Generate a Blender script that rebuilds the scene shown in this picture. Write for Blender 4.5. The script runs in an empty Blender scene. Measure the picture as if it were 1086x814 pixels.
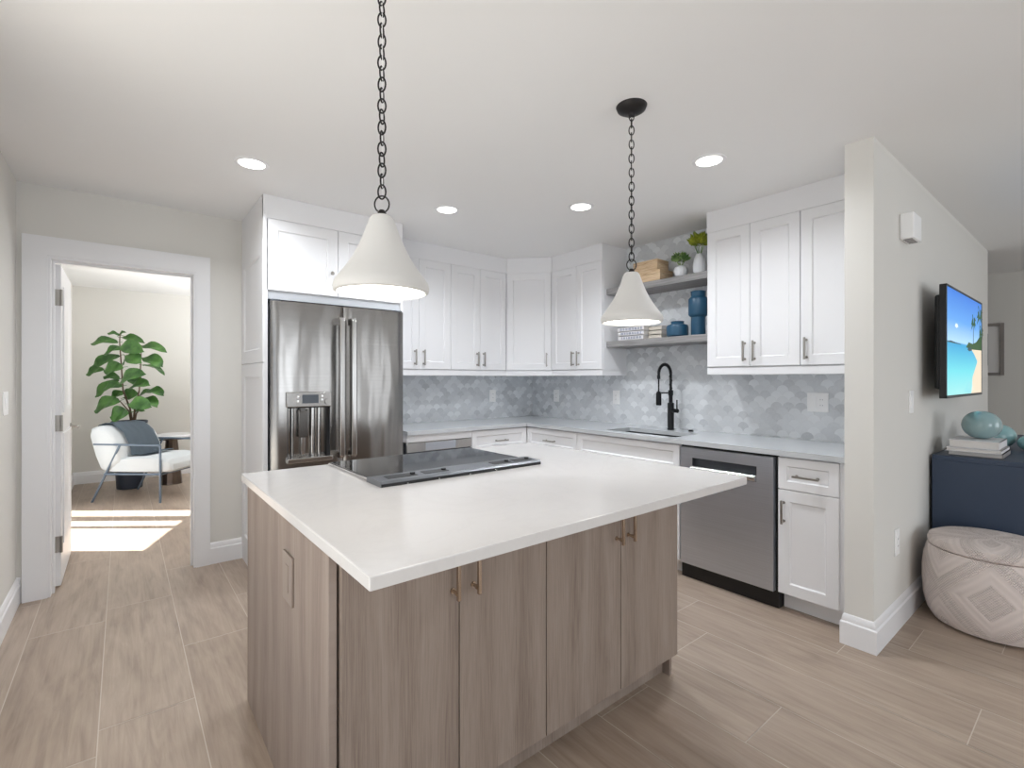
import bpy, bmesh, math, random
from mathutils import Vector, Matrix
PI = math.pi
SC = bpy.context.scene
COL = SC.collection
random.seed(7)

# ------------------------------------------------------------------ camera, world, lights, exposure
cam_d = bpy.data.cameras.new('camera'); cam = bpy.data.objects.new('camera', cam_d); COL.objects.link(cam)
cam.location = (0, 0, 1.2945); cam.rotation_euler = (PI/2, 0, math.radians(51.24 - 90))
cam_d.sensor_width = 36; cam_d.lens = 36*514.2/1086; cam_d.shift_y = -5.2/1086; cam_d.clip_start = .02
SC.camera = cam
SC.view_settings.view_transform = 'Standard'; SC.view_settings.look = 'None'
SC.view_settings.gamma = 1; SC.view_settings.use_curve_mapping = False
SC.view_settings.exposure = 0.13
SC.cycles.max_bounces = 10; SC.cycles.diffuse_bounces = 6; SC.cycles.sample_clamp_indirect = 6

world = bpy.data.worlds.new('sky'); SC.world = world; world.use_nodes = True
bgn = world.node_tree.nodes['Background']; bgn.inputs[0].default_value = (.80, .90, 1, 1); bgn.inputs[1].default_value = 1.0

def light(name, kind, loc, energy, color=(1, 1, 1), rot=(0, 0, 0), size=1, size_y=None, **kw):
    d = bpy.data.lights.new(name, kind); o = bpy.data.objects.new(name, d); COL.objects.link(o)
    o.location = loc; o.rotation_euler = rot; d.energy = energy; d.color = color
    if kind == 'AREA':
        d.size = size
        if size_y: d.shape = 'RECTANGLE'; d.size_y = size_y
    elif kind != 'SUN': d.shadow_soft_size = size
    for k, v in kw.items(): setattr(d, k, v)
    return o
# sun travels (+.79,-.61) across the floor of the far room, 55 degrees high
sd = Vector((.79*math.cos(math.radians(55)), -.61*math.cos(math.radians(55)), -math.sin(math.radians(55))))
sun = light('sun', 'SUN', (-6, 12, 9), 16, (1, .97, .92)); sun.data.angle = math.radians(.6)
sun.rotation_euler = sd.to_track_quat('-Z', 'Y').to_euler()
# energies in watts, one entry per kind of source
EN = dict(win1=46, win2=34, win_left=9, door_far=10, fill_far=62, down=9.4, pendant=2, world=.76)
bgn.inputs[1].default_value = EN['world']
# daylight entering the window openings behind the camera, in the left wall, and at the far-room glass door
light('daylight', 'AREA', (1.0, -3.66, 1.25), EN['win1'], (.90, .95, 1), (PI/2, 0, 0), 2.2, 2.0)
light('daylight', 'AREA', (4.9, -3.66, 1.25), EN['win2'], (.93, .965, 1), (PI/2, 0, 0), 2.4, 2.0)
light('daylight', 'AREA', (-.57, .95, 1.25), EN['win_left'], (.90, .95, 1), (PI/2, 0, -PI/2), 2.2, 2.0)
light('daylight', 'AREA', (-.64, 5.85, 1.1), EN['door_far'], (.96, .98, 1), (PI/2, 0, -PI/2), 1.5, 2.0)
# unseen fill added to brighten the far room by way of its ceiling
light('ceiling_fill', 'AREA', (2.0, 6.2, 1.0), EN['fill_far'], (.93, .965, 1), (PI, 0, 0), 1.0, 1.0)

# ------------------------------------------------------------------ mesh helpers
class MB:
    def __init__(s):
        s.bm = bmesh.new(); s.mi = 0; s.uv = None
    def v(s, *p): return s.bm.verts.new(p[0] if len(p) == 1 else p)
    def f(s, vs, mi=None):
        try: fc = s.bm.faces.new(vs)
        except ValueError: return None
        fc.material_index = s.mi if mi is None else mi; fc.smooth = True
        return fc
    def quad(s, pts): return s.f([s.v(*p) for p in pts])
    def box(s, x0, x1, y0, y1, z0, z1, b=0, seg=2):
        x0, x1 = min(x0, x1), max(x0, x1); y0, y1 = min(y0, y1), max(y0, y1); z0, z1 = min(z0, z1), max(z0, z1)
        return s.hexa([s.v(x, y, z) for x in (x0, x1) for y in (y0, y1) for z in (z0, z1)], b, seg)
    def obox(s, O, A, B, C_, b=0):           # oriented box: origin + three edge vectors
        O, A, B, C_ = map(Vector, (O, A, B, C_))
        return s.hexa([s.v(*(O + A*i + B*j + C_*k)) for i in (0,1) for j in (0,1) for k in (0,1)], b, 2)
    def hexa(s, V, b, seg):                  # main faces stay flat-shaded, bevel faces smooth
        old = set(s.bm.faces)
        F = [s.f([V[i] for i in q]) for q in ((0,1,3,2),(4,6,7,5),(0,4,5,1),(2,3,7,6),(0,2,6,4),(1,5,7,3))]
        for f in F: f.normal_update()
        main = [f.normal.copy() for f in F]
        if b > 0:
            bmesh.ops.bevel(s.bm, geom=list({e for f in F for e in f.edges}), offset=b, segments=seg, profile=.5, affect='EDGES', material=-1)
        for f in s.bm.faces:
            if f in old: continue
            f.normal_update()
            if any(abs(f.normal.dot(n)) > .9995 for n in main): f.smooth = False
        return s
    def tube(s, path, r, n=10, closed=False, caps=True):
        P_ = [Vector(p) for p in path]; m = len(P_); rings = []
        rr = r if isinstance(r, (list, tuple)) else [r]*m
        up = None
        for i, p in enumerate(P_):
            if closed: t = P_[(i+1) % m] - P_[i-1]
            else: t = P_[min(i+1, m-1)] - P_[max(i-1, 0)]
            t.normalize()
            if up is None: up = Vector((0, 0, 1)) if abs(t.z) < .9 else Vector((1, 0, 0))
            a = t.cross(up)
            if a.length < 1e-6: a = t.orthogonal()
            a.normalize(); bb = a.cross(t).normalized(); up = bb
            rings.append([s.v(*(p + (a*math.cos(2*PI*k/n) + bb*math.sin(2*PI*k/n))*rr[i])) for k in range(n)])
        for i in range(m if closed else m-1):
            A, B = rings[i], rings[(i+1) % m]
            for k in range(n): s.f([A[k], A[(k+1) % n], B[(k+1) % n], B[k]])
        if caps and not closed:
            s.f(rings[0]); s.f(rings[-1][::-1])
        return s
    def lathe(s, prof, c=(0, 0, 0), n=40, sx=1, sy=1, uv=False, axis=None):
        rings = []; c = Vector(c)
        for r, z in prof:
            if r < 1e-6: rings.append([s.v(c.x, c.y, c.z+z)])
            else: rings.append([s.v(c.x + r*math.cos(2*PI*k/n)*sx, c.y + r*math.sin(2*PI*k/n)*sy, c.z+z) for k in range(n)])
        L = s.bm.loops.layers.uv.verify() if uv else None
        acc = [0]
        for i in range(1, len(prof)): acc.append(acc[-1] + math.hypot(prof[i][0]-prof[i-1][0], prof[i][1]-prof[i-1][1]))
        for i in range(len(prof)-1):
            A, B = rings[i], rings[i+1]
            for k in range(n):
                k2 = (k+1) % n
                if len(A) == 1 and len(B) == 1: continue
                if len(A) == 1: vs = [A[0], B[k2], B[k]]; q = [(k+.5, i), (k+1, i+1), (k, i+1)]
                elif len(B) == 1: vs = [A[k], A[k2], B[0]]; q = [(k, i), (k+1, i), (k+.5, i+1)]
                else: vs = [A[k], A[k2], B[k2], B[k]]; q = [(k, i), (k+1, i), (k+1, i+1), (k, i+1)]
                fc = s.f(vs)
                if uv and fc:
                    for lp, (a, j) in zip(fc.loops, q): lp[L].uv = (a/n, acc[j])
        return s
    def cyl(s, c, r, h, n=24, axis='z', r2=None):
        c = Vector(c); r2 = r if r2 is None else r2
        d = {'x': Vector((1,0,0)), 'y': Vector((0,1,0)), 'z': Vector((0,0,1))}[axis] if isinstance(axis, str) else Vector(axis).normalized()
        a = d.orthogonal().normalized(); b = d.cross(a)
        A = [s.v(*(c + (a*math.cos(2*PI*k/n) + b*math.sin(2*PI*k/n))*r)) for k in range(n)]
        B = [s.v(*(c + d*h + (a*math.cos(2*PI*k/n) + b*math.sin(2*PI*k/n))*r2)) for k in range(n)]
        for k in range(n): s.f([A[k], A[(k+1) % n], B[(k+1) % n], B[k]])
        s.f(A[::-1]); s.f(B)
        return s
    def cells(s, xs, ys, keep, z0, z1):      # slab made of grid cells, outer walls where a neighbour is missing
        nx, ny = len(xs)-1, len(ys)-1; K = lambda i, j: 0 <= i < nx and 0 <= j < ny and keep(i, j)
        g = {}
        def vv(i, j, z):
            if (i, j, z) not in g: g[(i, j, z)] = s.v(xs[i], ys[j], z)
            return g[(i, j, z)]
        for i in range(nx):
            for j in range(ny):
                if not K(i, j): continue
                s.f([vv(i,j,z1), vv(i+1,j,z1), vv(i+1,j+1,z1), vv(i,j+1,z1)])
                s.f([vv(i,j,z0), vv(i,j+1,z0), vv(i+1,j+1,z0), vv(i+1,j,z0)])
                for a, b, o in (((i,j),(i+1,j),(i,j-1)), ((i+1,j),(i+1,j+1),(i+1,j)), ((i+1,j+1),(i,j+1),(i,j+1)), ((i,j+1),(i,j),(i-1,j))):
                    if not K(*o): s.f([vv(*a,z0), vv(*b,z0), vv(*b,z1), vv(*a,z1)])
        return s
    # shaker slab: O = lower corner on the back plane, U = unit width direction, N = unit outward normal
    def shaker(s, O, U, N, w, h, t=.02, stile=.06, rec=.009, ch=.007):
        O, U, N = Vector(O), Vector(U), Vector(N); Z = Vector((0, 0, 1))
        def rect(m, d): return [s.v(*(O + U*a + Z*b + N*d)) for a, b in ((m, m), (w-m, m), (w-m, h-m), (m, h-m))]
        R = [rect(0, 0), rect(0, t-.002), rect(.002, t), rect(stile, t), rect(stile+ch, t-rec)]
        for A, B in zip(R, R[1:]):
            for k in range(4): s.f([A[k], A[(k+1) % 4], B[(k+1) % 4], B[k]])
        s.f(R[-1]); s.f(R[0][::-1])
        bmesh.ops.recalc_face_normals(s.bm, faces=s.bm.faces[:])
        return s
    def build(s, name, mats, parent=None, recalc=True):
        bm = s.bm
        if recalc: bmesh.ops.recalc_face_normals(bm, faces=bm.faces[:])
        if parent is not None:
            r = parent
            while r.parent is not None: r = r.parent
            bmesh.ops.transform(bm, matrix=Matrix.Translation(-r.location), verts=bm.verts[:])
        bm.faces.ensure_lookup_table(); sm = [f.smooth for f in bm.faces]
        me = bpy.data.meshes.new(name); bm.to_mesh(me); bm.free()
        me.set_sharp_from_angle(angle=math.radians(37)); me.polygons.foreach_set('use_smooth', sm)
        for m in (mats if isinstance(mats, (list, tuple)) else [mats]): me.materials.append(m)
        o = bpy.data.objects.new(name, me); COL.objects.link(o)
        if parent is not None: o.parent = parent
        return o

def thing(name, label, cat, loc, group=None):
    o = bpy.data.objects.new(name, None); COL.objects.link(o); o.empty_display_size = .05
    o.location = loc; o['label'] = label; o['category'] = cat
    if group: o['group'] = group
    return o
def tag(o, label, cat, group=None):
    o['label'] = label; o['category'] = cat
    if group: o['group'] = group
    return o
def struct(name, mb, mat):
    o = mb.build(name, mat); o['kind'] = 'structure'; return o
def dup(root, loc, label, group=None):
    r = root.copy(); COL.objects.link(r); r.location = loc; r['label'] = label
    if group: r['group'] = group
    for ch in root.children:
        c = ch.copy(); COL.objects.link(c); c.parent = r
        for g in ch.children:
            d = g.copy(); COL.objects.link(d); d.parent = c
    return r
def bar_pull(mb, c, axis, N, L=.13, r=.0055, off=.03):   # bar handle with two posts, c on the face
    c, A, N = Vector(c), Vector(axis), Vector(N)
    mb.obox(c - A*L/2 + N*(off-r) - A.cross(N)*r, A*L, N*2*r, A.cross(N)*2*r, b=.002)
    for sgn in (-1, 1):
        mb.cyl(c + A*(L/2-.014)*sgn, .0045, off, 10, N)
        mb.cyl(c + A*(L/2-.014)*sgn, .008, .003, 12, N)

# ------------------------------------------------------------------ materials
def srgb(r, g, b):
    f = lambda c: (c/255)/12.92 if c/255 <= .04045 else ((c/255+.055)/1.055)**2.4
    return (f(r), f(g), f(b), 1)
class NT:
    def __init__(s, name):
        s.m = bpy.data.materials.new(name); s.m.use_nodes = True; s.t = s.m.node_tree; s.n = s.t.nodes
        s.p = s.n['Principled BSDF']
    def node(s, typ, **kw):
        n = s.n.new(typ)
        for k, v in kw.items(): setattr(n, k, v)
        return n
    def link(s, a, b): s.t.links.new(a, b)
    def put(s, sock, x):
        if hasattr(x, 'is_output'): s.link(x, sock)
        else: sock.default_value = x
    def math(s, op, a, b=0, c=None, clamp=False):
        n = s.node('ShaderNodeMath', operation=op, use_clamp=clamp); s.put(n.inputs[0], a); s.put(n.inputs[1], b)
        if c is not None: s.put(n.inputs[2], c)
        return n.outputs[0]
    def mix(s, f, a, b, blend='MIX'):
        n = s.node('ShaderNodeMix', data_type='RGBA', blend_type=blend); s.put(n.inputs[0], f); s.put(n.inputs[6], a); s.put(n.inputs[7], b)
        return n.outputs[2]
    def pos(s): return s.node('ShaderNodeTexCoord').outputs['Object']
    def sep(s, v):
        n = s.node('ShaderNodeSeparateXYZ'); s.link(v, n.inputs[0]); return n.outputs
    def comb(s, x, y, z):
        n = s.node('ShaderNodeCombineXYZ')
        for k, a in enumerate((x, y, z)): s.put(n.inputs[k], a)
        return n.outputs[0]
    def scale(s, v, sc):
        n = s.node('ShaderNodeVectorMath', operation='MULTIPLY'); s.link(v, n.inputs[0]); n.inputs[1].default_value = sc; return n.outputs[0]
    def add(s, v, w):
        n = s.node('ShaderNodeVectorMath', operation='ADD'); s.link(v, n.inputs[0]); s.put(n.inputs[1], w); return n.outputs[0]
    def noise(s, v, scale=5, detail=4, rough=.55, dist=0):
        n = s.node('ShaderNodeTexNoise'); s.link(v, n.inputs['Vector']); n.inputs['Scale'].default_value = scale
        n.inputs['Detail'].default_value = detail; n.inputs['Roughness'].default_value = rough; n.inputs['Distortion'].default_value = dist
        return n.outputs['Fac']
    def ramp(s, f, stops):
        n = s.node('ShaderNodeValToRGB'); s.link(f, n.inputs[0]); e = n.color_ramp.elements
        while len(e) > 1: e.remove(e[-1])
        e[0].position, e[0].color = stops[0]
        for p, c in stops[1:]:
            q = e.new(p); q.color = c
        return n.outputs[0]
    def bump(s, h, strength=.2, dist=.002):
        n = s.node('ShaderNodeBump'); s.put(n.inputs['Height'], h); n.inputs['Strength'].default_value = strength; n.inputs['Distance'].default_value = dist
        s.link(n.outputs[0], s.p.inputs['Normal']); return n
    def col(s, x): s.put(s.p.inputs['Base Color'], x)
    def set(s, **kw):
        for k, v in kw.items(): s.put(s.p.inputs[k.replace('_', ' ')], v)
        return s
def plain(name, c, rough=.5, metal=0, var=.0, bump=0, bscale=200, **kw):
    t = NT(name); c = srgb(*c); t.set(Roughness=rough, Metallic=metal, **kw)
    if var:
        nz = t.noise(t.pos(), 3, 3)
        t.col(t.mix(t.math('MULTIPLY', nz, var), c, tuple(x*.8 for x in c[:3])+(1,)))
    else: t.col(c)
    if bump: t.bump(t.noise(t.pos(), bscale, 2), bump, .001)
    return t.m
def emit(name, c, strength):
    t = NT(name); t.col((0, 0, 0, 1)); t.set(Emission_Color=srgb(*c), Emission_Strength=strength, Roughness=.4); return t.m

M = {}
M['wall'] = plain('painted_wall', (222, 220, 215), .75, bump=.06, bscale=90)
M['ceiling'] = plain('ceiling_paint', (240, 240, 240), .85, bump=.1, bscale=60)
M['trim'] = plain('white_trim', (236, 236, 238), .35, var=.05)
M['cab'] = plain('white_cabinet_paint', (234, 234, 236), .52, var=.04)
M['nickel'] = plain('satin_nickel', (170, 166, 160), .3, 1, var=.3)
M['champagne'] = plain('champagne_metal', (196, 178, 160), .25, 1, var=.2)
M['black'] = plain('matte_black_metal', (26, 27, 30), .35, .6, var=.3)
M['blackplastic'] = plain('black_plastic', (14, 14, 15), .4, var=.3)
M['darkgrey'] = plain('dark_grey_steel', (84, 88, 94), .4, .6, var=.3)
M['white_plastic'] = plain('white_plastic', (250, 250, 250), .35, var=.04)
M['brown_plastic'] = plain('taupe_plastic', (150, 136, 126), .4, var=.1)
M['plaster'] = plain('white_plaster', (212, 210, 207), .8, var=.15, bump=.15, bscale=60)
M['lamp'] = emit('lamp_diffuser', (255, 250, 240), 4.5)
M['downlight'] = emit('downlight_lens', (255, 252, 246), 6)
M['iron'] = plain('dark_iron', (52, 50, 50), .45, .8, var=.4)
M['navy'] = plain('navy_lacquer', (52, 66, 88), .45, var=.25)
M['navypot'] = plain('navy_ceramic', (40, 48, 62), .4, var=.3)
M['soil'] = plain('potting_soil', (60, 48, 40), .95, bump=.8, bscale=60)
M['bark'] = plain('stem_bark', (104, 84, 68), .85, var=.6, bump=.4)
M['cream'] = plain('ivory_upholstery', (208, 213, 216), .9, var=.1, bump=.25, bscale=260)
M['blanket'] = plain('grey_blue_throw', (126, 140, 152), .95, var=.5, bump=.6, bscale=180)
M['chairmetal'] = plain('grey_blue_steel', (108, 122, 138), .45, .4, var=.2)
M['bronze'] = plain('bronze_metal', (104, 92, 84), .3, .9, var=.4)
M['tabletop'] = plain('white_stone', (232, 232, 234), .25, var=.2)
M['paper'] = plain('book_pages', (226, 222, 218), .9, var=.3)
M['bookwhite'] = plain('white_cover', (228, 226, 228), .5, var=.1)
M['bookteal'] = plain('teal_cover', (70, 150, 150), .5, var=.1)
M['bookgrey'] = plain('grey_cover', (150, 146, 146), .5, var=.1)
M['bookbeige'] = plain('beige_cover', (204, 196, 184), .6, var=.2)
M['ink'] = plain('grey_print', (150, 154, 170), .6, var=.2)
M['teal'] = plain('teal_glaze', (30, 76, 104), .38, var=.5)
M['glassball'] = plain('sea_glass_glaze', (150, 176, 178), .1, var=.7, Coat_Weight=.5)
M['greengl'] = plain('aqua_glass', (146, 186, 188), .12, var=.7, Coat_Weight=.5)
M['vase'] = plain('white_ceramic', (226, 228, 232), .3, var=.15)
M['cooktop_glass'] = plain('black_ceramic_glass', (16, 16, 18), .06, var=.2, Coat_Weight=.6)
M['mat_board'] = plain('mat_board', (226, 224, 222), .8, var=.15)
M['frame'] = plain('grey_frame', (140, 134, 130), .5, var=.3)
M['ground'] = plain('patio_concrete', (190, 186, 178), .9, var=.4)
M['vent'] = plain('satin_grey_steel', (122, 125, 130), .38, .85, var=.2)
M['filler'] = plain('grey_filler', (190, 193, 198), .4, .2, var=.1)
M['gasket'] = plain('rubber_gasket', (40, 42, 46), .7, var=.2)

def steel(name, c, rough=.26, wav=.06, horizontal=True, aniso=.6):
    t = NT(name); t.set(Metallic=1, Roughness=rough, Anisotropic=aniso)
    p = t.pos()
    br = t.noise(t.scale(p, (2, 2, 420) if horizontal else (420, 420, 2)), 1, 3)
    t.col(t.mix(br, srgb(*c), srgb(*[x*.88 for x in c])))
    tg = t.node('ShaderNodeTangent', direction_type='RADIAL', axis='Z'); t.link(tg.outputs[0], t.p.inputs['Tangent'])
    t.set(Anisotropic_Rotation=0.0)
    wv = t.noise(t.scale(p, (5, 5, .9)), 1, 2)
    b = t.bump(t.math('ADD', t.math('MULTIPLY', wv, 1.0), t.math('MULTIPLY', br, .003)), wav, .1)
    return t.m
M['steel'] = steel('brushed_stainless', (162, 159, 156), .22, .22)
M['steel_dw'] = steel('brushed_stainless_dishwasher', (216, 222, 232), .42, .2)
M['steel_plain'] = plain('polished_stainless', (190, 188, 186), .2, 1, var=.2)
M['steel_dark'] = plain('smoked_stainless', (120, 118, 116), .22, 1, var=.2)
M['steel_niche'] = steel('ribbed_stainless', (168, 164, 160), .18, .05)
M['sinkmat'] = plain('dark_composite', (58, 60, 64), .45, var=.3)

def floor_mat():
    t = NT('wood_look_tile'); p = t.pos()
    at = t.node('ShaderNodeAttribute', attribute_name='pid'); r = at.outputs['Fac']
    q = t.add(p, t.comb(t.math('MULTIPLY', r, 37), t.math('MULTIPLY', r, 91), 0))
    g1 = t.noise(t.scale(q, (26, 2.2, 1)), 1, 6, .62, 1.2)
    g2 = t.noise(t.scale(q, (90, 3, 1)), 1, 4, .6)
    g3 = t.noise(t.scale(q, (5, 1.1, 1)), 1, 3, .5, 2.0)
    v = t.math('ADD', t.math('MULTIPLY', g1, .5), t.math('ADD', t.math('MULTIPLY', g2, .22), t.math('MULTIPLY', g3, .38)))
    c = t.ramp(v, [(.34, srgb(146, 131, 119)), (.52, srgb(176, 161, 148)), (.72, srgb(196, 182, 169))])
    c2 = t.mix(r, srgb(208, 194, 180), srgb(240, 234, 226))
    t.col(t.mix(.55, c, t.mix(1, c, c2, 'MULTIPLY')))
    t.set(Roughness=t.math('ADD', t.math('MULTIPLY', g1, .15), .30)); t.set(Specular_IOR_Level=.4)
    t.bump(v, .12, .002); return t.m
M['floor'] = floor_mat()
M['grout'] = plain('tile_grout', (206, 198, 188), .9, var=.2)

def island_wood(name, axis, tint):
    t = NT(name); p = t.pos(); o = t.sep(p); u = o[1] if axis == 'y' else o[0]
    w = t.comb(u, .37, o[2])
    oi = t.node('ShaderNodeObjectInfo').outputs['Random']
    q = t.add(w, t.comb(t.math('MULTIPLY', oi, 9.3), t.math('MULTIPLY', oi, 3.1), t.math('MULTIPLY', oi, 5.7)))
    warp = t.noise(t.scale(q, (5, 1, .7)), 1, 3, .5)
    q2 = t.add(q, t.comb(t.math('MULTIPLY', warp, .05), 0, 0))
    g1 = t.noise(t.scale(q2, (290, 3.3, 6)), 1, 5, .7, .0)
    g2 = t.noise(t.scale(q2, (13, 2.1, 1.1)), 1, 6, .62, 1.6)
    wv = t.node('ShaderNodeTexWave', wave_type='RINGS', rings_direction='Y'); t.link(t.scale(q2, (.8, 1, .07)), wv.inputs['Vector'])
    wv.inputs['Scale'].default_value = 2.6; wv.inputs['Distortion'].default_value = 3.5; wv.inputs['Detail'].default_value = 3; wv.inputs['Detail Scale'].default_value = 1.2
    v = t.math('ADD', t.math('MULTIPLY', g1, .52), t.math('ADD', t.math('MULTIPLY', g2, .38), t.math('MULTIPLY', wv.outputs['Fac'], .10)))
    k = lambda *c: srgb(*[min(255, a*b) for a, b in zip(c, tint)])
    t.col(t.ramp(v, [(.32, k(124, 109, 99)), (.5, k(150, 135, 124)), (.68, k(164, 150, 139))]))
    t.set(Roughness=.5, Specular_IOR_Level=.3); t.bump(v, .12, .001); return t.m
M['wood_front'] = island_wood('taupe_oak_laminate', 'x', (1, 1, 1))
M['wood_side'] = island_wood('taupe_oak_laminate_side', 'y', (1.0, 1.0, 1.01))
M['shelf'] = island_wood('grey_oak_shelf', 'x', (.86, .9, .95))

def box_wood():
    t = NT('pine_box_wood'); p = t.pos()
    g = t.noise(t.scale(p, (8, 6, 130)), 1, 4, .6, 1)
    t.col(t.ramp(g, [(.3, srgb(176, 140, 104)), (.5, srgb(218, 190, 154)), (.75, srgb(234, 216, 188))])); t.set(Roughness=.6); return t.m
M['pine'] = box_wood()

def quartz(name, c, vein, rough):
    t = NT(name); p = t.pos()
    n1 = t.noise(p, 2.2, 6, .62, 1.6); d = t.math('ABSOLUTE', t.math('SUBTRACT', n1, .5))
    vn = t.math('SUBTRACT', 1, t.math('MULTIPLY', d, 26), clamp=True)
    fl = t.noise(p, 120, 2, .5); cl = t.noise(p, 3, 3, .5)
    c1 = t.mix(t.math('MULTIPLY', cl, .5), srgb(*c), srgb(*[x*.96 for x in c]))
    c1 = t.mix(t.math('MULTIPLY', fl, .25), c1, srgb(*[x*.93 for x in c]))
    t.col(t.mix(t.math('MULTIPLY', vn, .22), c1, srgb(*vein))); t.set(Roughness=rough); return t.m
M['quartz'] = quartz('white_quartz', (220, 217, 215), (206, 203, 201), .13)
M['quartz2'] = quartz('pale_grey_quartz', (200, 203, 206), (186, 190, 194), .12)

def scallop(name, axis, w=.076):
    t = NT(name); p = t.pos(); o = t.sep(p); u = t.math('DIVIDE', o[1] if axis == 'y' else o[0], w); v = t.math('DIVIDE', o[2], w*.5)
    k = t.math('FLOOR', v); fv = t.math('MULTIPLY', t.math('SUBTRACT', v, k), .5)
    par = t.math('MULTIPLY', t.math('FLOORED_MODULO', k, 2), .5)
    i0 = t.math('FLOOR', t.math('ADD', u, par))
    du = t.math('SUBTRACT', t.math('ADD', u, par), t.math('ADD', i0, .5))
    d0 = t.math('SQRT', t.math('ADD', t.math('MULTIPLY', du, du), t.math('MULTIPLY', fv, fv)))
    inside = t.math('LESS_THAN', d0, .5)
    par1 = t.math('SUBTRACT', .5, par)
    i1 = t.math('FLOOR', t.math('ADD', u, par1))
    mixf = lambda a, b: t.math('ADD', b, t.math('MULTIPLY', inside, t.math('SUBTRACT', a, b)))
    wn = t.node('ShaderNodeTexWhiteNoise', noise_dimensions='3D')
    t.link(t.comb(mixf(i0, i1), t.math('ADD', k, t.math('SUBTRACT', 1, inside)), mixf(par, par1)), wn.inputs['Vector'])
    rnd = wn.outputs['Value']
    edge = t.math('LESS_THAN', t.math('ABSOLUTE', t.math('SUBTRACT', d0, .5)), .018)
    marb = t.noise(t.add(p, t.comb(t.math('MULTIPLY', rnd, 5), t.math('MULTIPLY', rnd, 3), 0)), 30, 6, .65, 2.2)
    c = t.ramp(rnd, [(0, srgb(168, 171, 176)), (.2, srgb(194, 197, 201)), (.75, srgb(212, 215, 218)), (1, srgb(232, 235, 238))])
    c = t.mix(t.math('MULTIPLY', marb, .8), c, srgb(226, 229, 232))
    t.col(t.mix(t.math('MULTIPLY', edge, .5), c, srgb(206, 208, 210)))
    t.set(Roughness=t.math('ADD', t.math('MULTIPLY', rnd, .2), .16)); t.bump(t.math('SUBTRACT', t.math('MULTIPLY', rnd, .3), t.math('MULTIPLY', edge, .5)), .12, .002)
    return t.m
M['tile_y'] = scallop('scallop_tile_side', 'y'); M['tile_x'] = scallop('scallop_tile_back', 'x')

def pouf_mat():
    t = NT('woven_pouf'); uv = t.node('ShaderNodeUVMap').outputs[0]; o = t.sep(uv)
    U = t.math('MULTIPLY_ADD', o[0], 4, .43); V = t.math('DIVIDE', t.math('SUBTRACT', o[1], .44), .44)
    fu = t.math('ABSOLUTE', t.math('SUBTRACT', t.math('FRACT', U), .5)); fv = t.math('ABSOLUTE', t.math('SUBTRACT', t.math('FRACT', t.math('ADD', V, .5)), .5))
    d = t.math('ADD', fu, fv)
    band = t.math('SINE', t.math('MULTIPLY', d, 62))
    dots = t.math('MULTIPLY', t.math('SINE', t.math('MULTIPLY', o[0], 900)), t.math('SINE', t.math('MULTIPLY', o[1], 480)))
    zone = t.math('GREATER_THAN', t.math('SINE', t.math('MULTIPLY', d, 15.5)), 0)
    h = t.math('ADD', t.math('MULTIPLY', band, .28), t.math('MULTIPLY', t.math('MULTIPLY', dots, zone), 1.0))
    t.col(t.mix(t.math('MULTIPLY_ADD', h, .28, .55, True), srgb(190, 178, 173), srgb(244, 232, 227)))
    t.set(Roughness=.95); t.bump(h, .7, .003); return t.m
M['pouf'] = pouf_mat()
def leaf_mat(name, a, b):
    t = NT(name); n = t.noise(t.pos(), 9, 3); t.col(t.ramp(n, [(.35, srgb(*a)), (.65, srgb(*b))])); t.set(Roughness=.38); return t.m
M['fig'] = leaf_mat('fig_leaf', (42, 84, 34), (84, 130, 60)); M['succ'] = leaf_mat('fresh_leaf', (84, 124, 66), (176, 198, 128)); M['succ2'] = leaf_mat('yellow_green_leaf', (84, 112, 24), (188, 194, 66))
M['sky_s'] = emit('screen_sky', (58, 138, 232), 1.0); M['sky_l'] = emit('screen_sky_low', (128, 192, 245), 1.0)
M['sea_s'] = emit('screen_sea', (60, 190, 226), 1.0); M['sea_l'] = emit('screen_shallows', (150, 226, 232), 1.0); M['sand_s'] = emit('screen_sand', (240, 222, 196), 1.0)
M['palm_s'] = emit('screen_palm', (44, 84, 40), 1.0); M['hill_s'] = emit('screen_hill', (50, 78, 84), 1.0); M['cloud_s'] = emit('screen_cloud', (236, 246, 255), 1.0)
def screen_grad():
    t = NT('screen_picture'); z = t.sep(t.pos())[2]
    f = t.math('DIVIDE', t.math('SUBTRACT', z, -.34), .68)
    c = t.ramp(f, [(0, srgb(170, 236, 232)), (.25, srgb(110, 220, 232)), (.5, srgb(36, 160, 214)), (.515, srgb(176, 218, 250)), (.7, srgb(92, 164, 240)), (1, srgb(34, 112, 214))])
    t.col((0, 0, 0, 1)); t.set(Emission_Color=c, Emission_Strength=1.0, Roughness=.3); return t.m
M['screen'] = screen_grad()

# ------------------------------------------------------------------ room shell
XL, YF, XW = -.479, 3.973, 3.4765; YT0, YT1, XS = .716, .835, 2.765; H = 2.44; YB = -3.6; XR = 7.41; YFAR = 8.0; XFR = 3.2
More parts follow.
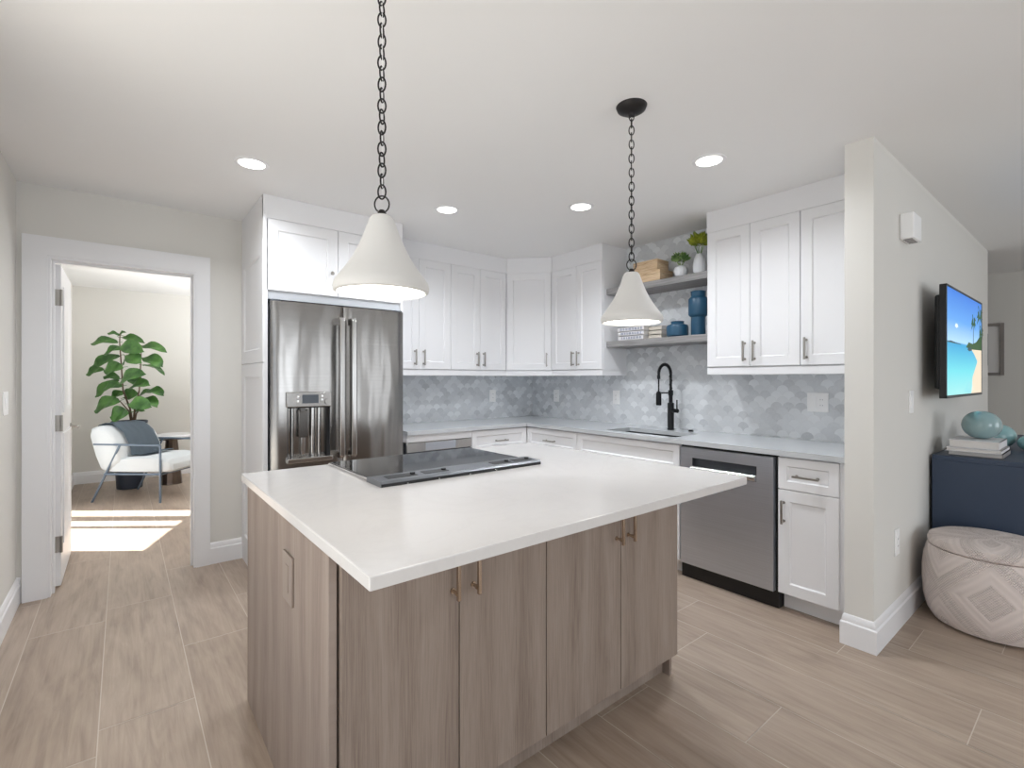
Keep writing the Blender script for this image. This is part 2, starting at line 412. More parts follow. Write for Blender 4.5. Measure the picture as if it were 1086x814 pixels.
# floor: wood-look planks 0.30 m wide along y
def make_floor():
    mb = MB(); lay = mb.bm.verts.layers.float.new('pid')
    def q(x0, x1, y0, y1, z, mi, r=0):
        vs = [mb.v(x0, y0, z), mb.v(x1, y0, z), mb.v(x1, y1, z), mb.v(x0, y1, z)]
        for a in vs: a[lay] = r
        mb.f(vs, mi)
    joints = {0: .43, -1: 1.145, -2: .99, 6: .107, 5: .827, 8: .826, 7: .33, 10: .336, 4: .035, 9: .62, 3: .75, 2: .3, 1: .9}
    g = .0017; rnd = random.Random(3)
    x0f, x1f, y0f, y1f = -.6, 7.6, -3.7, 8.1
    for k in range(-4, 26):
        a, b = .23 + .3*k, .53 + .3*k
        a, b = max(a, x0f), min(b, x1f)
        if b <= a: continue
        j = joints.get(k, rnd.random()*1.2); y = j - 1.2*6
        while y < y1f:
            ya, yb = max(y, y0f), min(y+1.2, y1f)
            if yb > ya: q(a+g, b-g, ya+g, yb-g, 0, 0, rnd.random())
            y += 1.2
    q(x0f, x1f, y0f, y1f, -.0012, 1)
    q(x0f, x1f, y1f, y0f, -.12, 1)
    return struct('floor', mb, [M['floor'], M['grout']])
make_floor()
o = MB(); o.box(-5, -.6, -3.7, 8.1, -.12, -.03); struct('ground', o, M['ground'])
o = MB(); o.box(-.6, 7.6, -3.72, 8.12, H, H+.1); struct('ceiling', o, M['ceiling'])

# left wall with the far-room glass door opening (y 5.06 .. 6.62)
o = MB(); o.box(XL-.12, XL, 2.1, 5.06, 0, H); o.box(XL-.12, XL, YB-.12, -.2, 0, H); o.box(XL-.12, XL, -.2, 2.1, 0, .25); o.box(XL-.12, XL, -.2, 2.1, 2.25, H); o.box(XL-.12, XL, 6.62, YFAR+.12, 0, H); o.box(XL-.12, XL, 5.06, 6.62, 2.06, H)
struct('wall_left', o, M['wall'])
# back wall with doorway (clear x -.345 .. .405, z 2.035)
DX0, DX1, DZ = -.352, .398, 2.03
o = MB(); o.box(XL, DX0, YF, YF+.12, 0, H); o.box(DX1, XW+.12, YF, YF+.12, 0, H); o.box(DX0, DX1, YF, YF+.12, DZ, H)
struct('wall_back', o, M['wall'])
o = MB(); o.box(XW, XW+.12, YT0+.05, YF, 0, H); struct('wall_right', o, M['wall'])
o = MB(); o.box(XS, 6.02, YT0, YT1, 0, H); struct('wall_partition', o, M['wall'])
o = MB(); o.box(XR, XR+.12, YB, 3.1, 0, H); struct('wall_living', o, M['wall'])
o = MB(); o.box(5.9, 6.02, YT1, 3.0, 0, H); o.box(5.9, XR, 3.0, 3.1, 0, H); struct('wall_hall', o, M['wall'])
o = MB(); o.box(XL, XFR, YFAR, YFAR+.12, 0, H); struct('wall_far', o, M['wall'])
o = MB(); o.box(XFR, XFR+.12, YF+.12, YFAR+.12, 0, H); struct('wall_study', o, M['wall'])
# wall behind the camera with two wide window openings
wins = [(-.1, 2.1), (3.7, 6.1)]
o = MB(); xs = [XL, -.1, 2.1, 3.7, 6.1, XR]
for a, b in ((XL, -.1), (2.1, 3.7), (6.1, XR)): o.box(a, b, YB-.12, YB, 0, H)
for a, b in wins: o.box(a, b, YB-.12, YB, 2.25, H); o.box(a, b, YB-.12, YB, 0, .25)
struct('wall_front', o, M['wall'])
for i, (a, b) in enumerate(wins):
    o = MB()
    for x in (a, (a+b)/2-.025, b-.05): o.box(x, x+.05, YB-.09, YB-.03, .25, 2.25)
    for z in (.25, 2.2): o.box(a, b, YB-.09, YB-.03, z, z+.05)
    struct('window_%d' % (i+1), o, M['trim'])
o = MB()
for y in (-.2, .925, 2.05): o.box(XL-.09, XL-.03, y, y+.05, .25, 2.25)
for z in (.25, 2.2): o.box(XL-.09, XL-.03, -.2, 2.1, z, z+.05)
struct('window_4', o, M['trim'])
# far-room sliding glass door frame in the left wall, with its casing, and the unseen sun-blocking slabs outside
o = MB()
for y0, y1 in ((5.06, 5.075), (5.82, 5.885), (6.11, 6.27), (6.56, 6.62)): o.box(XL-.08, XL-.04, y0, y1, 0, 2.06)
o.box(XL-.09, XL-.03, 5.06, 6.62, 2.0, 2.06)
struct('window_3', o, M['trim'])
o = MB(); o.box(XL, XL+.02, 6.62, 7.30, 0, 2.12, .004)
struct('trim_1', o, M['trim'])
def sun_blocker():  # unseen overhang, slanted edge shaped to cut the sun patch
    tt = 2.3/math.tan(math.radians(55)); mv = Vector((-.79, .61, 0))*tt
    a = Vector((.10, 4.55, 0)) + mv; b = Vector((.54, 5.63, 0)) + mv; d = (b-a).normalized()
    p, q = a + d*.0, b + d*.30
    mb = MB(); V = []
    for z in (2.3, 2.36): V.append([mb.v(p.x, p.y, z), mb.v(q.x, q.y, z), mb.v(XL-.12, q.y, z), mb.v(XL-.12, p.y, z)])
    mb.f(V[0]); mb.f(V[1])
    for k in range(4): mb.f([V[0][k], V[0][(k+1) % 4], V[1][(k+1) % 4], V[1][k]])
    mb.box(-2.3, XL-.12, YB, p.y, 2.3, 2.36)  # slab added to keep the sun out of the left window
    struct('eave_sun_blocker', mb, M['trim'])
sun_blocker()

# baseboards: extruded profile along a segment, n = outward normal
def baseboard(mb, p, q, n, h=.148, t=.016):
    prof = [(0, 0), (t, 0), (t, h*.72), (t*.62, h*.77), (t*.62, h*.84), (t*.3, h*.97), (0, h)]
    p, q, n = Vector((*p, 0)), Vector((*q, 0)), Vector((*n, 0)); A = []
    for e in (p, q): A.append([mb.v(*(e + n*a + Vector((0, 0, b)))) for a, b in prof])
    m = len(prof)
    for k in range(m): mb.f([A[0][k], A[0][(k+1) % m], A[1][(k+1) % m], A[1][k]])
    mb.f(A[0]); mb.f(A[1][::-1])
T = .016
o = MB(); baseboard(o, (XL, YB), (XL, YF), (1, 0)); struct('baseboard_left', o, M['trim'])
o = MB(); baseboard(o, (XL, YF), (DX0-.11, YF), (0, -1)); baseboard(o, (DX1+.075, YF), (.675, YF), (0, -1)); struct('baseboard_back', o, M['trim'])
def stub_base():     # wraps the wall end with a mitred corner
    mb = MB(); h = .148; prof = [(0, 0), (T, 0), (T, h*.72), (T*.62, h*.77), (T*.62, h*.84), (T*.3, h*.97), (0, h)]
    R = []
    for fn in (lambda a: (XS, YT1+a), lambda a: (XS-a, YT1+a), lambda a: (XS-a, YT0-a), lambda a: (6.02+a, YT0-a), lambda a: (6.02+a, YT1)):
        R.append([mb.v(*fn(a), z) for a, z in prof])
    for A, B in zip(R, R[1:]):
        for k in range(len(prof)): mb.f([A[k], A[(k+1) % len(prof)], B[(k+1) % len(prof)], B[k]])
    mb.f(R[0]); mb.f(R[-1][::-1])
    struct('baseboard_partition', mb, M['trim'])
stub_base()
o = MB(); baseboard(o, (XL, YFAR), (XFR, YFAR), (0, -1)); struct('baseboard_far', o, M['trim'])
o = MB(); baseboard(o, (XL, 7.30), (XL, YFAR), (1, 0)); struct('baseboard_study', o, M['trim'])
o = MB(); baseboard(o, (XR, YB), (XR, 3), (-1, 0)); struct('baseboard_living', o, M['trim'])

# doorway casing and jamb
def casing():
    mb = MB(); X0, X1, Z1 = -.4555, .4765, 2.138; y1 = YF; y0 = YF-.02; i0, i1, iz = DX0+.004, DX1-.004, DZ-.004
    mb.cells([X0, i0, i1, X1], [0, iz, Z1], lambda i, j: not (i == 1 and j == 0), 0, .02)
    for v in mb.bm.verts: v.co = (v.co.x, YF - v.co.z, v.co.y)
    # inner bead, jamb lining, door stop
    for a, b in ((DX0, DX0+.018), (DX1-.018, DX1)): mb.box(a, b, YF-.012, YF+.132, 0, DZ)
    mb.box(DX0+.018, DX1-.018, YF-.012, YF+.132, DZ-.018, DZ)
    mb.box(DX0+.018, DX0+.03, YF+.045, YF+.08, 0, DZ-.03); mb.box(DX1-.03, DX1-.018, YF+.045, YF+.08, 0, DZ-.03); mb.box(DX0+.018, DX1-.018, YF+.045, YF+.08, DZ-.03, DZ-.018)
    # far-room side casing
    for a, b in ((-.46, i0), (i1, X1)): mb.box(a, b, YF+.12, YF+.138, 0, Z1)
    mb.box(i0, i1, YF+.12, YF+.138, iz, Z1)
    struct('trim_2', mb, M['trim'])
casing()
# open door leaf, hinged on the left jamb, swung into the far room
def door():
    x0, x1, y0, y1 = -.334, -.299, YF+.135, YF+.135+.74
    d = struct('door_1', MB().box(x0, x1, y0, y1, .012, DZ-.025, .002), M['trim'])
    for z0, z1 in ((.25, .95), (1.08, 1.88)):
        m = MB(); m.shaker((x1+.0003, y0+.10, z0), (0, 1, 0), (1, 0, 0), .54, z1-z0, .008, .03, .006, .01); m.build('door_panel', M['trim'], d)
    h = MB(); yk, zk = y1-.07, .95
    h.cyl((x1, yk, zk), .026, .008, 20, 'x'); h.cyl((x1+.008, yk, zk), .009, .04, 12, 'x'); h.tube([(x1+.045, yk, zk), (x1+.048, yk-.03, zk), (x1+.048, yk-.11, zk)], .008, 10)
    h.build('door_handle', M['nickel'], d)
    for z in (.27, 1.02, 1.80):
        k = MB(); k.box(x0+.004, x1+.004, y0-.004, y0+.001, z-.05, z+.05); k.box(DX0+.018, DX0+.0195, YF+.085, YF+.13, z-.05, z+.05)
        k.cyl((x1+.002, y0-.008, z-.05), .007, .1, 12); k.build('door_hinge', M['nickel'], d)
door()

# ------------------------------------------------------------------ backsplash and counters
o = MB(); o.box(3.466, XW-.0005, YT1+.0005, 3.962, .90, H); tag(o.build('tile_backsplash', M['tile_y']), 'grey scallop tile backsplash behind sink and open shelves, up to the ceiling', 'backsplash')
o = MB(); o.box(1.66, 3.466, 3.962, YF-.0005, .90, 1.42); tag(o.build('tile_backsplash', M['tile_x']), 'grey scallop tile backsplash between fridge and corner, under wall cabinets', 'backsplash')

CX, CY = 2.838, 3.325
def counter():
    r = thing('countertop', 'pale grey quartz worktop in an L along both walls, with sink cutout', 'countertop', (3.15, 2.5, .87))
    xs = [1.665, CX, 2.93, 3.235, 3.466]; ys = [YT1+.001, 1.875, 2.49, CY, 3.962]
    def keep(i, j):
        if i == 0: return j == 3
        return not (i == 2 and j == 1)
    m = MB(); m.cells(xs, ys, keep, .87, .90); m.build('slab', M['quartz2'], r)
counter()
def sink():
    r = thing('kitchen_sink', 'dark undermount sink set in the grey worktop below the faucet', 'sink', (3.08, 2.18, .66))
    m = MB(); x0, x1, y0, y1, z0, z1 = 2.922, 3.243, 1.867, 2.498, .66, .869
    def R(d, z): return [m.v(x0+d, y0+d, z), m.v(x1-d, y0+d, z), m.v(x1-d, y1-d, z), m.v(x0+d, y1-d, z)]
    S = [R(-.02, z1), R(0, z1), R(.012, z0+.02), R(.03, z0)]
    for A, B in zip(S, S[1:]):
        for k in range(4): m.f([A[k], A[(k+1) % 4], B[(k+1) % 4], B[k]])
    m.f(S[-1]); m.build('basin', M['sinkmat'], r, recalc=False)
    m = MB(); m.cyl((3.08, 2.18, z0), .045, .004, 24); m.build('drain', M['steel_plain'], r)
sink()

# ------------------------------------------------------------------ cabinets
ND = Vector((-1, 0, 0)); NB = Vector((0, -1, 0))
def handle(parent, c, axis, N, mat='nickel', L=.13):
    m = MB(); bar_pull(m, c, axis, N, L); return m.build('handle', M[mat], parent)
def front(parent, name, O, U, N, w, h, stile=.06):
    m = MB(); m.shaker(O, U, N, w, h, .02, stile); return m.build(name, M['cab'], parent)
def shrink(a, b, g=.001): return a+g, b-g

# sink-wall base units: faces at x = 2.88, fronts 20 mm
FX = 2.88
def base_side(y0, y1, label, kind, hy=None):
    r = thing('base_cabinet', label, 'cabinet', (3.15, (y0+y1)/2, 0), 'white base cabinets')
    m = MB(); m.box(FX, 3.46, y0+.001, y1-.001, .10, .868 if kind != 'sink' else .64)
    if kind == 'sink': m.box(FX, 2.90, y0+.001, y1-.001, .64, .868)
    m.build('carcass', M['cab'], r)
    m = MB(); m.box(2.94, 2.955, y0+.001, y1-.001, .001, .10); m.build('toe_kick', M['cab'], r)
    a, b = shrink(y0, y1)
    dr = front(r, 'drawer', (FX, b, .685), (0, -1, 0), ND, b-a, .175, .045)
    if kind != 'sink': handle(dr, (FX-.02, (a+b)/2, .765), (0, 1, 0), ND)
    if kind == 'sink':
        c = (a+b)/2
        for p, q, h in ((a, c-.0015, c-.04), (c+.0015, b, c+.04)):
            d = front(r, 'door', (FX, q, .105), (0, -1, 0), ND, q-p, .575); handle(d, (FX-.02, h, .58), (0, 0, 1), ND)
    else:
        d = front(r, 'door', (FX, b, .105), (0, -1, 0), ND, b-a, .575); handle(d, (FX-.02, b-.03, .56), (0, 0, 1), ND)
    return r
r1 = base_side(.887, 1.185, 'narrow white base cabinet between dishwasher and wall end, one drawer over a door', 'door')
m = MB(); m.box(FX-.004, 2.92, YT1+.001, .887, .10, .868); m.build('filler_strip', M['cab'], r1)
base_side(1.80, 2.723, 'wide white base cabinet under the sink', 'sink')
base_side(2.723, 3.345, 'white base cabinet with one drawer left of the sink, at the inside corner', 'door')
# back-wall base units: faces at y = 3.367
FY = 3.367
def base_back(x0, x1, label):
    r = thing('base_cabinet', label, 'cabinet', ((x0+x1)/2, 3.65, 0), 'white base cabinets')
    m = MB(); m.box(x0+.001, x1-.001, FY, 3.955, .10, .868); m.build('carcass', M['cab'], r)
    m = MB(); m.box(x0+.001, x1-.001, FY+.06, FY+.075, .001, .10); m.build('toe_kick', M['cab'], r)
    a, b = shrink(x0, x1)
    dr = front(r, 'drawer', (a, FY, .685), (1, 0, 0), NB, b-a, .175, .045); handle(dr, ((a+b)/2, FY-.02, .765), (1, 0, 0), NB)
    d = front(r, 'door', (a, FY, .105), (1, 0, 0), NB, b-a, .575); handle(d, (a+.03, FY-.02, .56), (0, 0, 1), NB)
base_back(2.262, 2.86, 'white base cabinet with one drawer between oven and inside corner')

# under-counter oven next to the fridge
def oven():
    x0, x1 = 1.67, 2.258
    r = thing('built_in_oven', 'stainless built-in oven under the worktop right of the fridge', 'oven', ((x0+x1)/2, 3.65, 0))
    m = MB(); m.box(x0, x1, FY, 3.95, .10, .80); m.build('body', M['darkgrey'], r)
    m = MB(); m.box(x0, x1, FY-.022, FY+.3, .812, .868, .002); m.build('filler_rail', M['cab'], r)
    m = MB(); m.box(x0, x1, FY-.02, FY, .735, .808, .002); p = m.build('control_panel', M['steel_plain'], r)
    m = MB(); m.box(x0+.16, x1-.155, FY-.0215, FY-.019, .742, .802); m.build('display', M['steel_dw'], p)
    m = MB(); m.box(x0, x1, FY-.03, FY, .16, .73, .003); d = m.build('door', M['steel_plain'], r)
    m = MB(); m.box(x0+.08, x1-.08, FY-.032, FY-.029, .26, .62); m.build('window', M['cooktop_glass'], d)
    m = MB(); m.tube([(x0+.05, FY-.065, .68), (x1-.05, FY-.065, .68)], .011); m.cyl((x0+.08, FY-.065, .68), .008, .04, 10, 'y'); m.cyl((x1-.08, FY-.065, .68), .008, .04, 10, 'y'); m.build('handle', M['steel_plain'], d)
    m = MB(); m.box(x0, x1, FY+.05, FY+.07, .001, .10); m.build('toe_kick', M['cab'], r)
oven()

# dishwasher
def dishwasher():
    y0, y1 = 1.206, 1.788
    r = thing('dishwasher', 'stainless dishwasher between white base cabinets, pocket handle', 'dishwasher', (3.15, 1.5, 0))
    m = MB(); m.box(2.885, 3.45, 1.189, 1.797, .002, .866); m.build('body', M['blackplastic'], r)
    # front with handle pocket
    zs = [.10, .70, .790, .853]; ys = [y0, 1.298, 1.703, y1]; xf, xb = 2.852, 2.885
    m = MB()
    for i in range(3):
        for j in range(3):
            if i == 1 and j == 1: continue
            m.quad([(xf, ys[i], zs[j]), (xf, ys[i+1], zs[j]), (xf, ys[i+1], zs[j+1]), (xf, ys[i], zs[j+1])])
    m.quad([(xf, y0, zs[0]), (xf, y0, zs[3]), (xb, y0, zs[3]), (xb, y0, zs[0])]); m.quad([(xf, y1, zs[0]), (xf, y1, zs[3]), (xb, y1, zs[3]), (xb, y1, zs[0])])
    m.quad([(xf, y0, zs[3]), (xf, y1, zs[3]), (xb, y1, zs[3]), (xb, y0, zs[3])]); m.quad([(xf, y0, zs[0]), (xf, y1, zs[0]), (xb, y1, zs[0]), (xb, y0, zs[0])])
    bmesh.ops.remove_doubles(m.bm, verts=m.bm.verts[:], dist=1e-5)
    d = m.build('door', M['steel_dw'], r)
    m = MB(); a, b = 1.298, 1.703
    m.quad([(xf+.03, a, .70), (xf+.03, b, .70), (xf+.03, b, .79), (xf+.03, a, .79)])
    for y in (a, b): m.quad([(xf, y, .70), (xf+.03, y, .70), (xf+.03, y, .79), (xf, y, .79)])
    m.quad([(xf, a, .79), (xf, b, .79), (xf+.03, b, .79), (xf+.03, a, .79)])
    m.build('handle_pocket', M['darkgrey'], d)
    m = MB(); m.tube([(xf-.004, a, .722), (xf-.004, b, .722)], .021, 16); m.build('handle', M['steel_plain'], d)
    m = MB(); m.box(2.925, 2.94, 1.189, 1.797, .001, .10); m.build('toe_kick', M['blackplastic'], r)
dishwasher()

# wall cabinets: front plane x = 3.16 (carcass), doors 20 mm
UX = 3.16; UZ0, UZ1 = 1.378, 2.295
def upper_side(y0, y1, doors, label, hs, end=None):
    r = thing('wall_cabinet', label, 'cabinet', (3.3, (y0+y1)/2, 1.325), 'white wall cabinets')
    m = MB(); m.box(UX, 3.466, y0, y1, 1.37, 2.439); m.build('carcass', M['cab'], r)
    m = MB(); m.box(UX-.02, UX, y0, y1, 2.2965, 2.439); m.build('frieze_board', M['cab'], r)
    m = MB(); m.box(UX-.012, 3.466, y0, y1, 1.326, 1.372); m.build('light_rail', M['cab'], r)
    for (a, b), h in zip(doors, hs):
        a, b = shrink(a, b)
        d = front(r, 'door', (UX, b, UZ0), (0, -1, 0), ND, b-a, UZ1-UZ0); handle(d, (UX-.02, h, 1.475), (0, 0, 1), ND)
    return r
upper_side(1.176, 1.766, [(1.176, 1.471), (1.471, 1.764)], 'white two-door wall cabinet right of the open shelves', [1.441, 1.503])
upper_side(YT1+.002, 1.176, [(.885, 1.174)], 'white one-door wall cabinet against the wall end', [1.142])
upper_side(2.703, 3.325, [(2.705, 3.0), (3.0, 3.322)], 'white two-door wall cabinet left of the open shelves', [2.968, 3.034])
UY = 3.628
def upper_back(x0, x1, doors, hs, label):
    r = thing('wall_cabinet', label, 'cabinet', ((x0+x1)/2, 3.8, 1.325), 'white wall cabinets')
    m = MB(); m.box(x0, x1, UY+.02, 3.962, 1.37, 2.439); m.build('carcass', M['cab'], r)
    m = MB(); m.box(x0, x1, UY, UY+.02, 2.2965, 2.439); m.build('frieze_board', M['cab'], r)
    m = MB(); m.box(x0, x1, UY+.008, 3.962, 1.326, 1.372); m.build('light_rail', M['cab'], r)
    for (a, b), h in zip(doors, hs):
        a, b = shrink(a, b)
        d = front(r, 'door', (a, UY+.02, UZ0), (1, 0, 0), NB, b-a, UZ1-UZ0); handle(d, (h, UY, 1.475), (0, 0, 1), NB)
upper_back(1.612, 2.230, [(1.614, 1.921), (1.921, 2.229)], [1.882, 1.962], 'white two-door wall cabinet right beside the fridge cabinet')
upper_back(2.230, 2.850, [(2.231, 2.54), (2.54, 2.842)], [2.505, 2.575], 'white two-door wall cabinet between fridge-side unit and diagonal corner unit')
def upper_corner():
    r = thing('wall_cabinet', 'white diagonal corner wall cabinet with a single door', 'cabinet', (3.3, 3.8, 1.325), 'white wall cabinets')
    P0, P1 = Vector((2.855, UY+.012, 0)), Vector((UX-.012, 3.325, 0))
    U = (P1-P0).normalized(); N = Vector((U.y, -U.x, 0)); w = (P1-P0).length
    if N.dot(Vector((-1, -1, 0))) < 0: N = -N
    def prism(m, A, z0, z1):
        V = [[m.v(x, y, z) for x, y in A] for z in (z0, z1)]; n = len(A)
        m.f(V[0]); m.f(V[1])
        for k in range(n): m.f([V[0][k], V[0][(k+1) % n], V[1][(k+1) % n], V[1][k]])
    A = lambda d: [tuple((P0+N*d)[:2]), tuple((P1+N*d)[:2]), (3.466, 3.326), (3.466, 3.962), (2.851, 3.962)]
    m = MB(); prism(m, A(-.0), 1.37, 2.439); m.build('carcass', M['cab'], r)
    m = MB(); m.obox(P0 + Vector((0, 0, 2.2965)), U*w, N*.016, Vector((0, 0, .1425))); m.build('frieze_board', M['cab'], r)
    m = MB(); prism(m, A(.008), 1.326, 1.37); m.build('light_rail', M['cab'], r)
    d = front(r, 'door', P0 + U*.004 + Vector((0, 0, UZ0)), U, N, w-.008, UZ1-UZ0)
    handle(d, P0 + U*(w-.045) + N*.02 + Vector((0, 0, 1.475)), (0, 0, 1), N)
upper_corner()

# fridge enclosure: tall side panel + cabinet above
def fridge_cab():
    r = thing('fridge_cabinet', 'white tall cabinet surround framing the fridge, two doors above', 'cabinet', (1.14, 3.65, 0))
    y0 = 3.294
    m = MB(); m.box(.683, .701, y0, YF, .0, 2.439); sp = m.build('side_panel', M['cab'], r)
    for z0, z1 in ((1.40, 2.16), (.10, 1.395)):
        m = MB(); m.shaker((.683, YF-.004, z0), (0, -1, 0), ND, YF-y0-.008, z1-z0, .010, .085, .008, .01); m.build('moulded_panel', M['cab'], sp)
    m = MB(); m.box(.675, .683, y0, YF, 2.16, 2.439); m.build('end_board', M['cab'], sp)
    m = MB(); m.box(.675, .683, y0, YF, 0, .10); m.build('base_board', M['cab'], sp)
    m = MB(); m.box(1.592, 1.610, y0, YF, 0, 2.439); m.build('side_panel', M['cab'], r)
    m = MB(); m.box(.701, 1.592, y0+.02, YF, 1.845, 2.439); m.build('carcass', M['cab'], r)
    m = MB(); m.box(.702, 1.591, y0+.012, y0+.03, 1.796, 1.8445); m.build('filler_rail', M['filler'], r)
    m = MB(); m.box(.675, 1.61, y0-.001, y0+.02, 2.2965, 2.439); m.build('frieze_board', M['cab'], r)
    for a, b, k in ((.694, 1.135, 1.092), (1.138, 1.598, 1.18)):
        d = front(r, 'door', (a, y0+.02, 1.85), (1, 0, 0), NB, b-a, .445, .066)
        m = MB(); m.lathe([(0, 0), (.006, 0), (.005, .014), (.012, .02), (.0125, .026), (0, .03)], n=16)
        bmesh.ops.transform(m.bm, matrix=Matrix.Translation((k, y0, 2.0)) @ Matrix.Rotation(PI/2, 4, 'X'), verts=m.bm.verts[:]); m.build('knob', M['nickel'], d)
fridge_cab()

# fridge
def fridge():
    r = thing('refrigerator', 'stainless french-door refrigerator with water dispenser', 'refrigerator', (1.153, 3.6, 0))
    X0, X1, YD, Z0, Z1 = .709, 1.588, 3.232, .72, 1.777
    m = MB(); m.box(X0, X1-.002, 3.295, 3.93, .02, 1.765, .004); m.build('body', M['darkgrey'], r)
    xm = 1.153
    def panel(x0, x1, z0, z1, hole=None):
        m = MB(); n = 16; xs = [x0 + (x1-x0)*i/n for i in range(n+1)]
        if hole: xs = sorted(set([x for x in xs if min(abs(x-hole[0]), abs(x-hole[1])) > .012] + [hole[0], hole[1]]))
        zs = [z0, z1] if not hole else [z0, hole[2], hole[3], z1]
        def fy(x):
            s = (x-x0)/(x1-x0); e = min(s, 1-s)
            return YD - .014*(1-(2*s-1)**2) + (.012*(1-e/.03)**2 if e < .03 else 0)
        F = {}
        V = lambda i, j: F.setdefault((i, j), None) or F.__setitem__((i, j), m.v(xs[i], fy(xs[i]), zs[j])) or F[(i, j)]
        for i in range(len(xs)-1):
            for j in range(len(zs)-1):
                if hole and j == 1 and hole[0]-1e-6 <= xs[i] < hole[1]-1e-6: continue
                m.f([V(i, j), V(i+1, j), V(i+1, j+1), V(i, j+1)])
        yb = 3.29; k = len(xs)-1; J = len(zs)-1
        bt = [(xs[i], fy(xs[i])) for i in range(k+1)]
        for z in (z0, z1):
            m.f([m.v(x, y, z) for x, y in bt] + [m.v(x1, yb, z), m.v(x0, yb, z)])
        for x, y in (bt[0], bt[-1]): m.quad([(x, y, z0), (x, y, z1), (x, yb, z1), (x, yb, z0)])
        m.quad([(x0, yb, z0), (x1, yb, z0), (x1, yb, z1), (x0, yb, z1)])
        bmesh.ops.remove_doubles(m.bm, verts=m.bm.verts[:], dist=1e-5)
        return m
    hx0, hx1, hz0, hz1 = .797, 1.058, .800, 1.118
    ld = panel(X0, xm-.002, Z0, Z1, (hx0, hx1, hz0, hz1)).build('door', M['steel'], r)
    rd = panel(xm+.002, X1, Z0, Z1).build('door', M['steel'], r)
    panel(X0, X1, .10, .712).build('freezer_drawer', M['steel'], r)
    m = MB(); m.box(X0+.02, X1-.02, 3.30, 3.33, .0, .10); m.build('toe_grille', M['blackplastic'], r)
    for x in (X0+.03, X1-.03):
        m = MB(); m.box(x-.028, x+.028, 3.25, 3.36, 1.768, 1.79, .004); m.build('hinge_cover', M['darkgrey'], r)
    # long flat-bar handles
    for x, d in ((1.118, ld), (1.196, rd)):
        m = MB(); m.box(x-.018, x+.018, 3.148, 3.168, .79, 1.685, .008, 4)
        for z in (.80, 1.675): m.box(x-.016, x+.016, 3.166, 3.235, z-.022, z+.022, .003)
        m.build('handle', M['steel_plain'], d)
    m = MB(); m.tube([(1.19, 3.145, .62), (.80, 3.145, .62)], .01); 
    for x in (.85, 1.15): m.cyl((x, 3.145, .62), .009, .085, 10, 'y')
    # dispenser
    m = MB(); yb = 3.275; ya = 3.222
    m.quad([(hx0, yb, hz0), (hx1, yb, hz0), (hx1, yb, hz1), (hx0, yb, hz1)])
    m.quad([(hx0, ya-.004, hz0), (hx1, ya-.004, hz0), (hx1, yb, hz0), (hx0, yb, hz0)])
    nb = m.build('dispenser_niche', M['steel_niche'], ld)
    for x in (hx0, hx1-.004):
        m = MB(); m.box(x, x+.004, ya-.003, yb, hz0, hz1-.001); m.build('niche_side', M['gasket'], ld)
    m = MB(); m.box(hx0+.004, hx1-.004, ya-.002, yb, hz1-.006, hz1); m.build('niche_top', M['gasket'], ld)
    for x0, x1 in ((.826, .846), (.944, .976), (.990, 1.014)):
        m = MB(); m.cyl(((x0+x1)/2, yb-(x1-x0)*.3, hz0+.002), (x1-x0)/2, hz1-hz0-.01, 24); m.build('niche_rib', M['steel_plain'], ld)
    m = MB(); m.box(.787, 1.063, 3.196, 3.226, 1.118, 1.213, .005); cp = m.build('dispenser_panel', M['steel_plain'], ld)
    m = MB(); m.box(.878, .978, 3.1945, 3.197, 1.142, 1.196); m.build('display', M['darkgrey'], cp)
    for x, z in ((.852, 1.184), (.852, 1.156), (1.0, 1.186), (1.0, 1.164)):
        m = MB(); m.cyl((x, 3.197, z), .007, .005, 14, (0, -1, 0)); m.build('button', M['white_plastic'], cp)
    m = MB(); m.cyl((1.035, 3.197, 1.15), .019, .012, 24, (0, -1, 0)); m.build('dial', M['steel_plain'], cp)
    m = MB(); m.box(.787, 1.063, 3.175, 3.24, .772, .802, .004); m.build('drip_ledge', M['steel_plain'], ld)
    m = MB(); m.box(.868, .926, 3.235, 3.262, .925, 1.10, .005); m.box(.875, .905, 3.222, 3.25, 1.085, 1.118, .003); m.build('paddle', M['steel_dark'], ld)
    m = MB(); m.box(.885, .911, 3.245, 3.27, .81, .925, .004); m.build('spout', M['steel_plain'], ld)
fridge()

